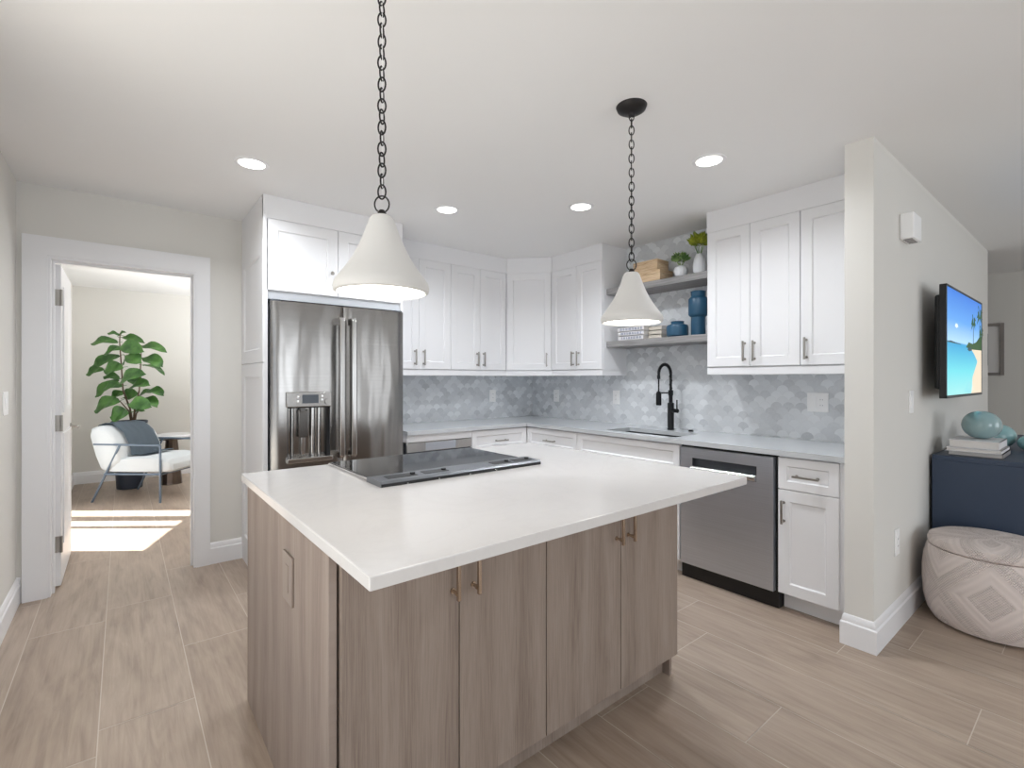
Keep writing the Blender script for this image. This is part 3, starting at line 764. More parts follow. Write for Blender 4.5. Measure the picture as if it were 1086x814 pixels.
# ------------------------------------------------------------------ island
IX0, IX1, IY0, IY1 = .3697, 1.892, .897, 2.20
def island():
    r = thing('kitchen_island', 'taupe wood kitchen island with four flat doors under the white top', 'island', (1.13, 1.7, 0))
    x0, x1, yf = .393, 1.879, 1.207
    m = MB(); m.box(x0, x0+.02, yf, IY1-.004, 0, .884, .001); lp = m.build('end_panel', M['wood_side'], r)
    m = MB(); m.box(x1-.018, x1, yf+.014, IY1-.004, 0, .884, .001); m.build('end_panel', M['wood_side'], r)
    m = MB(); m.box(x0+.02, x1-.018, yf+.016, IY1-.02, .10, .884); m.build('carcass', M['wood_front'], r)
    m = MB(); m.box(x0+.02, x1-.018, IY1-.02, IY1-.004, 0, .884); m.build('back_panel', M['wood_front'], r)
    m = MB(); m.box(x0+.02, x1-.018, yf+.05, yf+.065, 0, .10); m.build('toe_kick', M['wood_front'], r)
    ed = [.4165, .759, 1.101, 1.489, 1.874]
    hx = [.736, .806, 1.463, 1.533]
    for i in range(4):
        a, b = shrink(ed[i], ed[i+1], .0018)
        m = MB(); m.box(a, b, yf-.019, yf+.001, .105, .880, .0012); d = m.build('door', M['wood_front'], r)
        m = MB(); c = Vector((hx[i], yf-.019, .742)); m.box(hx[i]-.005, hx[i]+.005, yf-.058, yf-.047, .672, .812, .0015)
        for z in (.690, .795):
            m.cyl((hx[i], yf-.019, z), .005, .032, 12, NB); m.cyl((hx[i], yf-.019, z), .0085, .004, 16, NB); m.cyl((hx[i], yf-.040, z), .0075, .008, 16, NB)
        m.build('handle', M['champagne'], d)
island()
def island_top():
    m = MB(); m.box(IX0, IX1, IY0, IY1, .885, .915, .003)
    tag(m.build('island_countertop', M['quartz']), 'white veined quartz slab on the wooden island, overhanging its doors', 'countertop')
island_top()
def island_outlet():
    r = thing('power_outlet', 'taupe outlet plate on the wooden end of the island', 'outlet', (.393, 1.563, .70))
    m = MB(); m.box(.386, .3932, 1.513, 1.617, .622, .768, .002); m.build('plate', M['brown_plastic'], r)
    m = MB(); m.box(.3845, .3865, 1.548, 1.582, .655, .735, .001); m.build('socket', M['brown_plastic'], r)
island_outlet()
def cooktop():
    r = thing('cooktop', 'black glass cooktop with steel vent strip, set on the island top', 'cooktop', (1.09, 1.88, .915))
    X0, X1, Y0, Y1 = .706, 1.452, 1.628, 2.172
    m = MB(); m.box(X0, X1, Y0, Y1, .915, .927, .003); m.build('trim_frame', M['steel_plain'], r)
    m = MB(); m.box(X0+.008, X1-.006, Y0+.09, Y1-.008, .927, .929, .0008); m.build('glass', M['cooktop_glass'], r)
    # raised front vent strip
    m = MB(); zs = [(Y0-.022, .9155), (Y0-.022, .928), (Y0-.016, .934), (Y0+.075, .938), (Y0+.098, .934), (Y0+.104, .9285), (Y0+.104, .9155)]
    A = [[m.v(x, y, z) for y, z in zs] for x in (X0-.004, X1+.002)]
    for k in range(len(zs)): m.f([A[0][k], A[0][(k+1) % 7], A[1][(k+1) % 7], A[1][k]])
    m.f(A[0]); m.f(A[1][::-1]); vs = m.build('vent_strip', M['vent'], r)
    for x0, x1 in ((.745, .865), (.895, 1.0), (1.22, 1.315), (1.335, 1.43)):
        m = MB(); m.obox((x0, Y0+.012, .9352), (x1-x0, 0, 0), (0, .042, .0019), (0, 0, .0012)); g = m.build('vent_slot', M['blackplastic'], vs)
        m = MB(); m.cyl((x1-.012, Y0+.035, .937), .010, .006, 14); m.build('vent_pin', M['blackplastic'], g)
    m = MB(); m.box(X0-.002, X1, Y0-.0235, Y0-.020, .9155, .926); m.build('shadow_strip', M['blackplastic'], vs)  # solid black strip standing in for the shade under the vent edge
    for x in (.80, .93, 1.07, 1.20):
        m = MB(); m.cyl((x, Y0-.0255, .9185), .003, .006, 10, 'x'); m.build('foot_clip', M['steel_plain'], vs)
cooktop()

# ------------------------------------------------------------------ faucet, button, outlets, switches
def faucet():
    bx, by = 3.335, 2.175
    r = thing('kitchen_faucet', 'matte black spring-neck faucet standing behind the sink', 'faucet', (bx, by, .90))
    m = MB(); m.lathe([(0, 0), (.028, 0), (.028, .006), (.0245, .012), (.0245, .205), (.021, .21), (0, .21)], (bx, by, .9005), 28); m.build('body', M['black'], r)
    m = MB(); m.lathe([(0, .21), (.015, .21), (.015, .30), (0, .30)], (bx, by, .9), 20); m.build('riser', M['black'], r)
    D = Vector((-.78, .62, 0)).normalized(); R = .047; zc = 1.335
    path = [Vector((bx, by, zc)) + D*(R - R*math.cos(PI*i/24)) + Vector((0, 0, .074*math.sin(PI*i/24))) for i in range(25)]
    path.append(path[-1] - Vector((0, 0, .02)))
    pts = [Vector((bx, by, 1.19)), Vector((bx, by, 1.26))] + path
    m = MB(); m.tube(pts, .010, 10)
    coil = []; turns = 32; L = len(pts)-1
    for i in range(turns*8):
        q = i/(turns*8-1)*L*.999; k = int(q); f = q-k; p = pts[k].lerp(pts[k+1], f); t = (pts[k+1]-pts[k]).normalized()
        a = t.cross(Vector((D.y, -D.x, 0))).normalized(); b = a.cross(t); ang = 2*PI*i/8
        coil.append(p + (a*math.cos(ang)+b*math.sin(ang))*.0115)
    m.tube(coil, .0026, 5); m.build('spring_neck', M['black'], r)
    e = path[-1]
    m = MB(); m.cyl(e + Vector((0, 0, -.02)), .0125, .03, 14); m.tube([e, Vector((e.x, e.y, 1.19))], .006, 8); m.build('hose', M['black'], r)
    m = MB(); m.lathe([(0, 0), (.019, 0), (.021, .01), (.020, .095), (.012, .108), (0, .108)], (e.x, e.y, 1.09), 20); m.build('spray_head', M['black'], r)
    m = MB(); m.tube([(bx, by, 1.187), (e.x, e.y, 1.187)], .005, 8); m.cyl((bx, by, 1.168), .019, .04, 16); m.build('docking_arm', M['black'], r)
    m = MB(); m.cyl((bx, by, 1.05), .016, .07, 16, (-.2, -1, 0)); m.tube([(bx-.0125, by-.062, 1.05), (bx-.0125, by-.062, 1.135)], .0055, 8); m.build('lever', M['black'], r)
faucet()
m = MB(); m.lathe([(0, 0), (.019, 0), (.019, .006), (.012, .012), (0, .012)], (3.343, 2.007, .9005), 24); tag(m.build('air_switch', M['black']), 'small black round button on the worktop right of the faucet', 'button')

def plate(name, label, cat, c, U, N, w, h, kind, group=None):
    c, U, N = Vector(c), Vector(U), Vector(N); Z = Vector((0, 0, 1))
    r = thing(name, label, cat, c, group)
    m = MB(); m.obox(c - U*w/2 - Z*h/2 + N*.0002, U*w, Z*h, N*.006, b=.002); m.build('plate', M['white_plastic'], r)
    n = max(1, round(w/.06)) if kind != 'switch' else 1
    for i in range(n):
        o = c + U*((i-(n-1)/2)*.046)
        k = 'switch' if (kind == 'combo' and i == 0) or kind == 'switch' else 'socket'
        m = MB(); m.obox(o - U*.016 - Z*.033 + N*.006, U*.032, Z*.066, N*(.003 if k == 'socket' else .004), b=.001); q = m.build('rocker' if k == 'switch' else 'socket', M['white_plastic'], r)
        if k == 'socket':
            m = MB()
            for z in (-.018, .018):
                for s in (-.006, .006): m.obox(o + U*(s-.001) + Z*(z-.004) + N*.009, U*.002, Z*.008, N*.0004)
            m.build('slots', M['darkgrey'], q)
    return r
plate('power_outlet', 'white outlet on grey tile of the fridge wall, left of the corner', 'outlet', (2.927, 3.962, 1.125), (1, 0, 0), NB, .075, .122, 'outlet')
plate('power_outlet', 'white outlet on grey tile just right of the inside corner', 'outlet', (3.466, 3.587, 1.124), (0, -1, 0), ND, .075, .122, 'outlet')
plate('power_outlet', 'white outlet on grey tile left of the black faucet', 'outlet', (3.466, 2.815, 1.13), (0, -1, 0), ND, .075, .122, 'outlet')
plate('power_outlet', 'wide white switch and outlet plate on tile below the right wall cabinets', 'outlet', (3.466, 1.193, 1.146), (0, -1, 0), ND, .122, .122, 'combo')
plate('power_outlet', 'white outlet low on the partition wall above the baseboard', 'outlet', (3.14, YT0, .448), (1, 0, 0), NB, .078, .135, 'outlet')
plate('light_switch', 'white light switch on the partition wall left of the television', 'switch', (3.42, YT0, 1.168), (1, 0, 0), NB, .08, .125, 'switch')
plate('light_switch', 'white light switch on the left wall before the doorway', 'switch', (XL, 3.62, 1.168), (0, 1, 0), (1, 0, 0), .115, .122, 'switch')
def chime():
    r = thing('door_chime', 'small white chime box high on the partition wall', 'chime', (3.275, YT0, 2.10))
    m = MB(); m.box(3.195, 3.355, YT0-.062, YT0-.0005, 2.03, 2.165, .008); m.build('housing', M['white_plastic'], r)
    m = MB(); 
    for i in range(4): m.box(3.212+.033*i, 3.230+.033*i, YT0-.05, YT0-.014, 2.0275, 2.031)
    m.build('grille', M['bookgrey'], r)
chime()

# ------------------------------------------------------------------ floating shelves and what stands on them
def shelf(z, label):
    r = thing('floating_shelf', label, 'shelf', (3.33, 2.235, z), 'grey floating shelves')
    m = MB(); m.box(3.195, 3.4655, 1.768, 2.701, z-.05, z, .0015); o = m.build('board', M['shelf_y'], r)
def shelf_wood():
    t = NT('grey_oak'); p = t.pos(); g = t.noise(t.scale(p, (60, 3, 60)), 1, 5, .6, .5)
    t.col(t.ramp(g, [(.3, srgb(118, 116, 116)), (.6, srgb(150, 148, 148)), (.8, srgb(166, 164, 164))])); t.set(Roughness=.55); return t.m
M['shelf_y'] = shelf_wood()
SZ1, SZ2 = 2.055, 1.612
shelf(SZ1, 'grey wood floating shelf holding boxes and plants, the upper one')
shelf(SZ2, 'grey wood floating shelf holding blue vessels and books, the lower one')
def pine_box(x0, x1, y0, y1, z0, z1, label):
    r = thing('wooden_box', label, 'box', ((x0+x1)/2, (y0+y1)/2, z0), 'pine boxes on the upper shelf'); zl = z1 - (z1-z0)*.36
    m = MB(); m.box(x0, x1, y0, y1, z0, zl-.001, .002); m.build('base', M['pine'], r)
    m = MB(); m.box(x0-.001, x1+.001, y0-.001, y1+.001, zl, z1, .002); l = m.build('lid', M['pine'], r)
pine_box(3.205, 3.38, 2.185, 2.46, SZ1+.0005, SZ1+.086, 'larger pale wooden box on the upper shelf, under the smaller one')
pine_box(3.215, 3.365, 2.215, 2.44, SZ1+.088, SZ1+.170, 'smaller pale wooden box stacked on top of the larger box')
def leaf_blob(m, c, n, R, rnd, L, W, up=.5):
    for i in range(n):
        a = rnd.uniform(0, 2*PI); el = rnd.uniform(.1, 1.3); d = Vector((math.cos(a)*math.cos(el), math.sin(a)*math.cos(el), math.sin(el)*up+.2)).normalized()
        p = Vector(c) + d*R*rnd.uniform(.25, .75); q = p + d*L*rnd.uniform(.7, 1.2); sd_ = d.orthogonal().normalized()
        sd_ = (Matrix.Rotation(rnd.uniform(0, 6), 3, d) @ sd_); nn = d.cross(sd_)
        w = W*rnd.uniform(.7, 1.1); mid = p.lerp(q, .55)
        a0, a1, a2, a3 = m.v(*p), m.v(*(mid+sd_*w+nn*w*.3)), m.v(*q), m.v(*(mid-sd_*w+nn*w*.3)); c0 = m.v(*(mid-nn*w*.2))
        m.f([a0, c0, a1]); m.f([a1, c0, a2]); m.f([a2, c0, a3]); m.f([a3, c0, a0])
rl = random.Random(5)
def vase_plant(x, y, z, prof, label, leaf, pc, R, n, name):
    r = thing(name, label, 'plant', (x, y, z), 'plants on the upper shelf'); 
    m = MB(); nr = 28
    m.lathe(prof, (x, y, z+.0005), 56)
    for v in m.bm.verts:      # vertical ribs
        a = math.atan2(v.co.y-y, v.co.x-x); k = 1+.025*math.cos(14*a); v.co.x = x+(v.co.x-x)*k; v.co.y = y+(v.co.y-y)*k
    m.build('vase', M['vase'], r)
    m = MB(); hgt = max(p[1] for p in prof)
    for i in range(7):
        a = i*.9; m.tube([(x, y, z+hgt-.04), (x+.01*math.cos(a), y+.01*math.sin(a), z+hgt), (x+R*.4*math.cos(a), y+R*.4*math.sin(a), z+pc)], .0022, 5)
    m.build('stems', M['succ'], r)
    m = MB(); leaf_blob(m, (x, y, z+pc), n, R, rl, R*.55, R*.13); m.build('foliage', leaf, r)
vase_plant(3.255, 2.038, SZ1, [(0, 0), (.03, 0), (.043, .02), (.05, .045), (.044, .07), (.026, .085), (.018, .088), (.016, .08), (0, .08)], 'round ribbed white vase with green plant, middle of the upper shelf', M['succ'], .115, .068, 240, 'potted_plant')
vase_plant(3.26, 1.890, SZ1, [(0, 0), (.034, 0), (.042, .02), (.044, .06), (.038, .11), (.024, .14), (.02, .146), (.016, .14), (0, .135)], 'tall ribbed white vase with yellow-green plant, beside the right wall cabinet', M['succ2'], .205, .085, 300, 'potted_plant')
def jar(x, y, z, prof, label):
    r = thing('ceramic_jar', label, 'vase', (x, y, z), 'blue vessels on the lower shelf'); m = MB(); m.lathe(prof, (x, y, z+.0005), 44); m.build('vessel', M['teal'], r)
jar(3.285, 2.085, SZ2, [(0, 0), (.066, 0), (.078, .012), (.08, .075), (.074, .09), (.05, .098), (.046, .104), (.048, .115), (.05, .118), (.043, .12), (.04, .105), (0, .1)], 'low wide blue ceramic jar on the lower shelf')
jar(3.285, 1.915, SZ2, [(0, 0), (.048, 0), (.05, .004), (.05, .135), (.062, .145), (.068, .155), (.068, .265), (.062, .275), (.05, .285), (.05, .315), (.053, .322), (.045, .325), (.042, .30), (0, .295)], 'tall stepped blue ceramic vase on the lower shelf')
def book(x0, x1, y0, y1, z0, z1, cover, spine, label, group, text=False, name='book'):
    r = thing(name, label, 'book', ((x0+x1)/2, (y0+y1)/2, z0), group); t = .003
    m = MB()
    # spine side: 'x0', 'x1', 'y0' or 'y1'
    m.box(x0, x1, y0, y1, z0, z0+t); m.box(x0, x1, y0, y1, z1-t, z1)
    if spine == 'x0': m.box(x0, x0+t, y0, y1, z0, z1)
    if spine == 'x1': m.box(x1-t, x1, y0, y1, z0, z1)
    if spine == 'y0': m.box(x0, x1, y0, y0+t, z0, z1)
    if spine == 'y1': m.box(x0, x1, y1-t, y1, z0, z1)
    m.build('cover', M[cover], r)
    e = .005; m = MB(); m.box(x0+(t if spine == 'x0' else e), x1-(t if spine == 'x1' else e), y0+(t if spine == 'y0' else e), y1-(t if spine == 'y1' else e), z0+t, z1-t); m.build('pages', M['paper'], r)
    if text:
        m = MB(); rt = random.Random(int(z0*1e4)); y = y0+.02
        while y < y1-.03:
            w = rt.uniform(.012, .03); m.box(x0-.0006, x0, y, min(y+w, y1-.015), z0+.008, z1-.008); y += w+.008
        m.build('spine_print', M['ink'], r)
nm = ['bottom', 'middle', 'top']
for i in range(3):
    book(3.215, 3.385, 2.345-.004*i, 2.595+.003*i, SZ2+.0005+.036*i, SZ2+.0355+.036*i, 'bookwhite', 'x0', 'white book with grey spine print on the lower shelf, %s of three' % nm[i], 'white books on the lower shelf', True)
for i in range(3):
    book(3.27+.003*i, 3.42, 2.215, 2.335, SZ2+.0005+.034*i, SZ2+.0335+.034*i, 'bookbeige', 'x0', 'beige book beside the white stack on the lower shelf, %s of three' % nm[i], 'beige books on the lower shelf')

# ------------------------------------------------------------------ pendants and recessed lights
def pendant(x, y, label):
    zb, zt = 1.530, 1.742
    r = thing('pendant_light', label, 'lamp', (x, y, 1.53), 'pendants over the island')
    prof = [(.119, zb), (.126, zb+.003), (.1285, zb+.014), (.125, zb+.028), (.112, zb+.046), (.094, zb+.070), (.076, zb+.099), (.060, zb+.131), (.047, zb+.163), (.0375, zb+.190), (.033, zb+.203), (.026, zt-.001), (0, zt)]
    m = MB(); m.lathe(prof, (x, y, 0), 56); m.lathe([(.119, zb), (.117, zb+.012), (.104, zb+.050), (.070, zb+.099), (.054, zb+.131), (.034, zb+.18), (0, zb+.19)], (x, y, 0), 56); m.build('shade', M['plaster'], r, recalc=True)
    m = MB(); m.lathe([(0, zb+.006), (.1165, zb+.006), (.1165, zb+.0085), (0, zb+.0085)], (x, y, 0), 48); m.build('diffuser', M['lamp'], r)
    m = MB(); m.lathe([(0, zt-.002), (.012, zt-.002), (.012, zt+.008), (.007, zt+.016), (0, zt+.017)], (x, y, 0), 18); m.build('finial', M['iron'], r)
    # hook ring + chain
    def link(m, c, ax, lz, lw, rad):
        A = Vector((math.cos(ax), math.sin(ax), 0)); P_ = []
        for k in range(20):
            a = 2*PI*k/20; P_.append(Vector(c) + A*math.cos(a)*lw + Vector((0, 0, math.sin(a)*lz)))
        m.tube(P_, rad, 7, closed=True)
    m = MB(); link(m, (x, y, zt+.032), math.radians(-38), .023, .020, .0022); m.build('hook_ring', M['iron'], r)
    m = MB(); z = zt+.066; k = 0
    while z < 2.40:
        link(m, (x, y, z), math.radians(-38 + (75 if k % 2 else 0) + 9*math.sin(k*1.7)), .0195, .0105, .0024); z += .0295; k += 1
    m.build('chain', M['iron'], r)
    m = MB(); m.tube([(x+.002, y, zt+.05), (x+.004, y+.003, 2.0), (x, y-.003, 2.2), (x, y, 2.41)], .0012, 6); m.build('cord', M['white_plastic'], r)
    m = MB(); m.lathe([(0, 2.395), (.012, 2.398), (.016, 2.408), (.040, 2.414), (.058, 2.425), (.064, 2.4395), (0, 2.4395)], (x, y, 0), 40); m.build('canopy', M['iron'], r)
    l = light('pendant_bulb', 'SPOT', (x, y, 1.525), EN['pendant'], (1, .93, .84), (0, 0, 0), .1, spot_size=math.radians(150), spot_blend=1.0)
pendant(.555, 1.262, 'white cone pendant on a dark chain over the cooktop, the nearer, larger-looking one')
pendant(1.668, 1.275, 'white cone pendant with dark canopy, hanging before the open shelves')
def downlight(x, y, label, vis=True):
    r = thing('recessed_light', label, 'light', (x, y, H-.004), 'recessed ceiling lights')
    m = MB(); m.lathe([(.062, -.001), (.066, -.006), (.082, -.004), (.085, -.0002), (.062, -.0002)], (x, y, H), 40); m.build('trim_ring', M['trim'], r)
    m = MB(); m.lathe([(0, -.0035), (.063, -.0035), (.063, -.001), (0, -.001)], (x, y, H), 32); m.build('lens', M['downlight'], r)
DL = [((.534, 2.873), 'round recessed ceiling light between doorway and fridge cabinet'), ((1.708, 2.83), 'round recessed ceiling light before the fridge-side wall cabinets'),
      ((2.374, 2.226), 'round recessed ceiling light left of the farther pendant chain'), ((2.396, 1.335), 'round recessed ceiling light nearest the right wall cabinets')]
for (x, y), lb in DL: downlight(x, y, lb)
for (x, y) in [d[0] for d in DL]:
    light('downlight_beam', 'AREA', (x, y, H-.006), EN['down']*(.78 if y < 2 else .88), (.915, .955, 1), (0, 0, 0), .12, shape='DISK', spread=math.radians(150))

# ------------------------------------------------------------------ living side: TV, console, pouf, vases, picture
def tv():
    X0, X1, Z0, Z1, YS = 3.622, 4.775, 1.185, 1.835, .600
    zc = (Z0+Z1)/2
    r = thing('television', 'wall-mounted flat television showing a tropical beach', 'television', ((X0+X1)/2, YS, zc))
    m = MB(); m.box(X0, X1, YS, YS+.03, Z0, Z1, .003); m.box(X0+.06, X1-.06, YS+.03, YS+.062, Z0+.05, Z1-.05, .012); m.build('body', M['blackplastic'], r)
    m = MB(); b = .012
    for a in ((X0, X0+b, Z0, Z1), (X1-b, X1, Z0, Z1), (X0, X1, Z0, Z0+b+.004), (X0, X1, Z1-b, Z1)): m.box(a[0], a[1], YS-.003, YS, a[2], a[3])
    m.build('bezel', M['darkgrey'], r)
    m = MB(); m.box(4.05, 4.35, YS+.062, YT0-.001, 1.40, 1.62, .003); m.build('wall_bracket', M['blackplastic'], r)
    # picture: flat layers, back to front
    ys = YS-.0008; W, Hh = X1-X0-2*b, Z1-Z0-2*b
    def pt(u, v, k): return (X0+b+u*W, ys-.0001*k, Z0+b+v*Hh)
    m = MB(); 
    def poly(pts, mi, k): m.f([m.v(*pt(u, v, k)) for u, v in pts], mi)
    poly([(0, 0), (1, 0), (1, 1), (0, 1)], 0, 0)
    poly([(1, 0), (.66, 0), (.70, .18), (.86, .35), (.76, .42), (.66, .47), (1, .5)], 1, 1)          # sand
    poly([(0, .50), (.10, .515), (.22, .505), (.36, .50), (.36, .495), (0, .495)], 2, 2)                # far hills
    poly([(.50, .48), (.58, .54), (.70, .53), (.82, .56), (.92, .62), (1, .64), (1, .48), (.7, .47)], 3, 2)       # trees
    poly([(.54, .46), (.58, .49), (.66, .49), (.68, .46), (.6, .445)], 2, 3)
    def palm(u, v0, v1, w, k):
        poly([(u-.010, v0), (u+.010, v0), (u+.016, v1), (u+.002, v1)], 3, k)
        for i in range(9):
            a = PI*(i/8)*1.3 - .45; L = w*(.8+.3*((i*7) % 3)/2)
            ex, ey = u+.008+math.cos(a)*L, v1+math.sin(a)*L*1.4-.02; mx, my = u+.008+math.cos(a)*L*.5, v1+math.sin(a)*L*.8+.015
            poly([(u+.008, v1), (mx, my+.03), (ex, ey), (mx, my-.02)], 3, k)
    palm(.72, .5, .74, .085, 4); palm(.93, .55, .84, .11, 4); palm(.985, .55, .66, .08, 4)
    poly([(.20, .66), (.24, .645), (.28, .66), (.27, .685), (.22, .69)], 4, 2)
    poly([(.45, .03), (.60, .01), (.74, .04), (.70, .12), (.55, .13)], 5, 1)
    m.build('screen', [M['screen'], M['sand_s'], M['hill_s'], M['palm_s'], M['cloud_s'], M['sea_l']], r, recalc=False)
tv()
def console():
    X0, X1, Y0, Y1, ZT = 3.83, 5.75, .285, .699, .838
    r = thing('console_cabinet', 'dark navy console standing against the partition wall below the television', 'console', ((X0+X1)/2, .5, 0))
    m = MB(); m.box(X0, X1, Y0, Y1, ZT-.028, ZT, .003); m.build('top', M['navy'], r)
    m = MB(); m.box(X0+.004, X1-.004, Y0+.022, Y1, .06, ZT-.028, .001); m.build('body', M['navy'], r)
    m = MB(); m.box(X0+.03, X1-.03, Y0+.05, Y1-.01, 0, .06); m.build('plinth', M['navy'], r)
    n = 4; w = (X1-X0-.01)/n
    for i in range(n):
        a = X0+.005+w*i
        m = MB(); m.shaker((a+.002, Y0+.022, .065), (1, 0, 0), NB, w-.004, ZT-.028-.07, .02, .05); d = m.build('door', M['navy'], r)
        m = MB(); m.cyl((a+(w-.05 if i % 2 == 0 else .05), Y0+.002, .5), .011, .022, 16, NB); m.build('knob', M['champagne'], d)
console()
ZC = .8385
bz = [(.0, .026, 3.905, 4.225, .402, .640, 'bookgrey', 'grey book under two others on the navy console, bottom of the stack'), (.027, .048, 3.875, 4.21, .405, .645, 'bookwhite', 'white book between two others on the navy console'), (.049, .094, 3.895, 4.20, .415, .635, 'bookwhite', 'thick pale book on top of the stack, under the sea-green ball vase')]
for z0, z1, x0, x1, y0, y1, cv, lb in bz:
    book(x0, x1, y0, y1, ZC+z0, ZC+z1, cv, 'y0', lb, 'books on the console')
def ball(x, y, z, rx, rz, label, mat):
    r = thing('glass_vase', label, 'vase', (x, y, z), 'sea-green ball vases on the console'); prof = [(0, 0)]
    n = 18
    for i in range(1, n): 
        a = -PI/2 + PI*i/n*.97 + .03; prof.append((rx*math.cos(a)**.9, rz+rz*math.sin(a)))
    prof += [(.018, 2*rz-.001), (.016, 2*rz-.008), (0, 2*rz-.01)]
    prof[0] = (0, max(0, prof[1][1]-.001)); m = MB(); m.lathe(prof, (x, y, z-prof[0][1]+.0005), 40); m.build('vessel', mat, r)
ball(4.06, .51, ZC+.0945, .092, .084, 'large sea-green ball vase resting on the stacked books', M['glassball'])
ball(4.53, .50, ZC, .10, .08, 'sea-green ball vase on the console, just behind the books', M['greengl'])
ball(4.47, .335, ZC, .062, .05, 'small sea-green ball vase at the front of the console, cut by the photo edge', M['greengl'])
def pouf():
    x, y = 3.545, .408
    r = thing('storage_pouf', 'round beige woven storage pouf with flat lid on the floor before the console', 'pouf', (x, y, 0))
    m = MB(); m.lathe([(0, .004), (.21, .004), (.236, .014), (.258, .05), (.274, .12), (.279, .20), (.279, .27), (.272, .34), (.260, .388), (.252, .398), (0, .398)], (x, y, 0), 72, uv=True); m.build('body', M['pouf'], r)
    m = MB(); m.lathe([(0, .40), (.246, .40), (.254, .406), (.256, .425), (.250, .445), (.225, .457), (.12, .464), (0, .466)], (x, y, 0), 72, uv=True); m.build('lid', M['pouf'], r)
pouf()
def picture():
    Y0, Y1, Z0, Z1 = .752, 1.16, 1.335, 1.90
    r = thing('framed_picture', 'grey framed picture with pale mat on the far wall past the television', 'picture', (XR, .95, Z0))
    m = MB(); f = .03
    for a in ((Y0, Y0+f, Z0, Z1), (Y1-f, Y1, Z0, Z1), (Y0+f, Y1-f, Z0, Z0+f), (Y0+f, Y1-f, Z1-f, Z1)): m.box(XR-.03, XR-.0005, a[0], a[1], a[2], a[3], .002)
    m.build('frame', M['frame'], r)
    m = MB(); m.box(XR-.012, XR-.001, Y0+f, Y1-f, Z0+f, Z1-f); m.build('mat', M['mat_board'], r)
    m = MB(); m.box(XR-.0135, XR-.0115, Y0+.125, Y1-.125, Z0+.11, Z1-.11); p = m.build('print', M['darkgrey'], r)
    m = MB(); m.box(XR-.0145, XR-.0130, Y0+.14, Y1-.14, Z0+.125, Z1-.125); m.build('print_field', M['mat_board'], p)
picture()

# ------------------------------------------------------------------ far room: fig tree, armchair, side table
LEAVES = [([-0.025, 7.419, 1.817], [-0.142, 7.475, 1.847], 0.061), ([-0.025, 7.484, 1.827], [0.027, 7.404, 1.869], 0.05), ([-0.046, 7.372, 1.731], [-0.291, 7.531, 1.734], 0.127), ([-0.008, 7.534, 1.798], [0.206, 7.324, 1.768], 0.094), ([0.166, 7.33, 1.683], [0.411, 7.095, 1.658], 0.127), ([0.003, 7.269, 1.656], [-0.171, 7.37, 1.595], 0.144), ([-0.029, 7.423, 1.574], [-0.279, 7.585, 1.485], 0.116), ([-0.028, 7.268, 1.671], [0.192, 7.053, 1.653], 0.171), ([0.185, 7.225, 1.546], [0.37, 7.039, 1.476], 0.171), ([0.03, 7.183, 1.567], [0.17, 7.032, 1.512], 0.16), ([-0.177, 7.606, 1.416], [-0.34, 7.698, 1.365], 0.116), ([0.003, 7.294, 1.435], [-0.172, 7.396, 1.412], 0.171), ([-0.028, 7.14, 1.24], [0.203, 6.916, 1.399], 0.204), ([0.19, 7.401, 1.462], [0.396, 7.197, 1.383], 0.105), ([0.065, 7.091, 1.187], [0.241, 6.911, 1.261], 0.171), ([-0.029, 7.551, 1.299], [-0.182, 7.635, 1.341], 0.121), ([-0.04, 7.457, 1.285], [-0.252, 7.589, 1.112], 0.127), ([-0.007, 7.213, 1.218], [-0.174, 7.308, 1.197], 0.144), ([0.225, 7.219, 1.155], [0.38, 7.056, 1.129], 0.144), ([-0.028, 7.191, 1.045], [-0.252, 7.332, 0.953], 0.215), ([0.055, 7.048, 1.013], [0.255, 6.848, 1.015], 0.16), ([0.051, 7.102, 0.913], [-0.11, 7.193, 0.88], 0.182), ([0.174, 7.196, 1.066], [0.319, 7.041, 0.994], 0.149), ([0.146, 7.411, 1.074], [0.297, 7.251, 1.17], 0.11), ([0.112, 7.374, 0.904], [0.204, 7.261, 0.939], 0.099), ([0.014, 7.452, 1.076], [0.144, 7.31, 1.16], 0.138), ([0.003, 7.525, 1.467], [0.112, 7.399, 1.606], 0.132), ([0.058, 7.481, 1.327], [0.167, 7.356, 1.243], 0.138), ([0.014, 7.491, 1.131], [-0.116, 7.557, 1.076], 0.127)]
STEMS = [[[0.089, 7.328, 0.786], [0.068, 7.345, 0.94], [0.003, 7.397, 1.161], [-0.012, 7.409, 1.437], [-0.029, 7.423, 1.74], [-0.025, 7.419, 1.836]], [[0.1, 7.319, 0.786], [0.111, 7.311, 0.94], [0.154, 7.276, 1.161], [0.165, 7.267, 1.437], [0.175, 7.259, 1.698]], [[0.079, 7.337, 0.786], [0.057, 7.354, 0.913], [-0.029, 7.423, 1.037]], [[0.111, 7.311, 0.786], [0.126, 7.299, 0.885], [0.165, 7.267, 0.94]]]
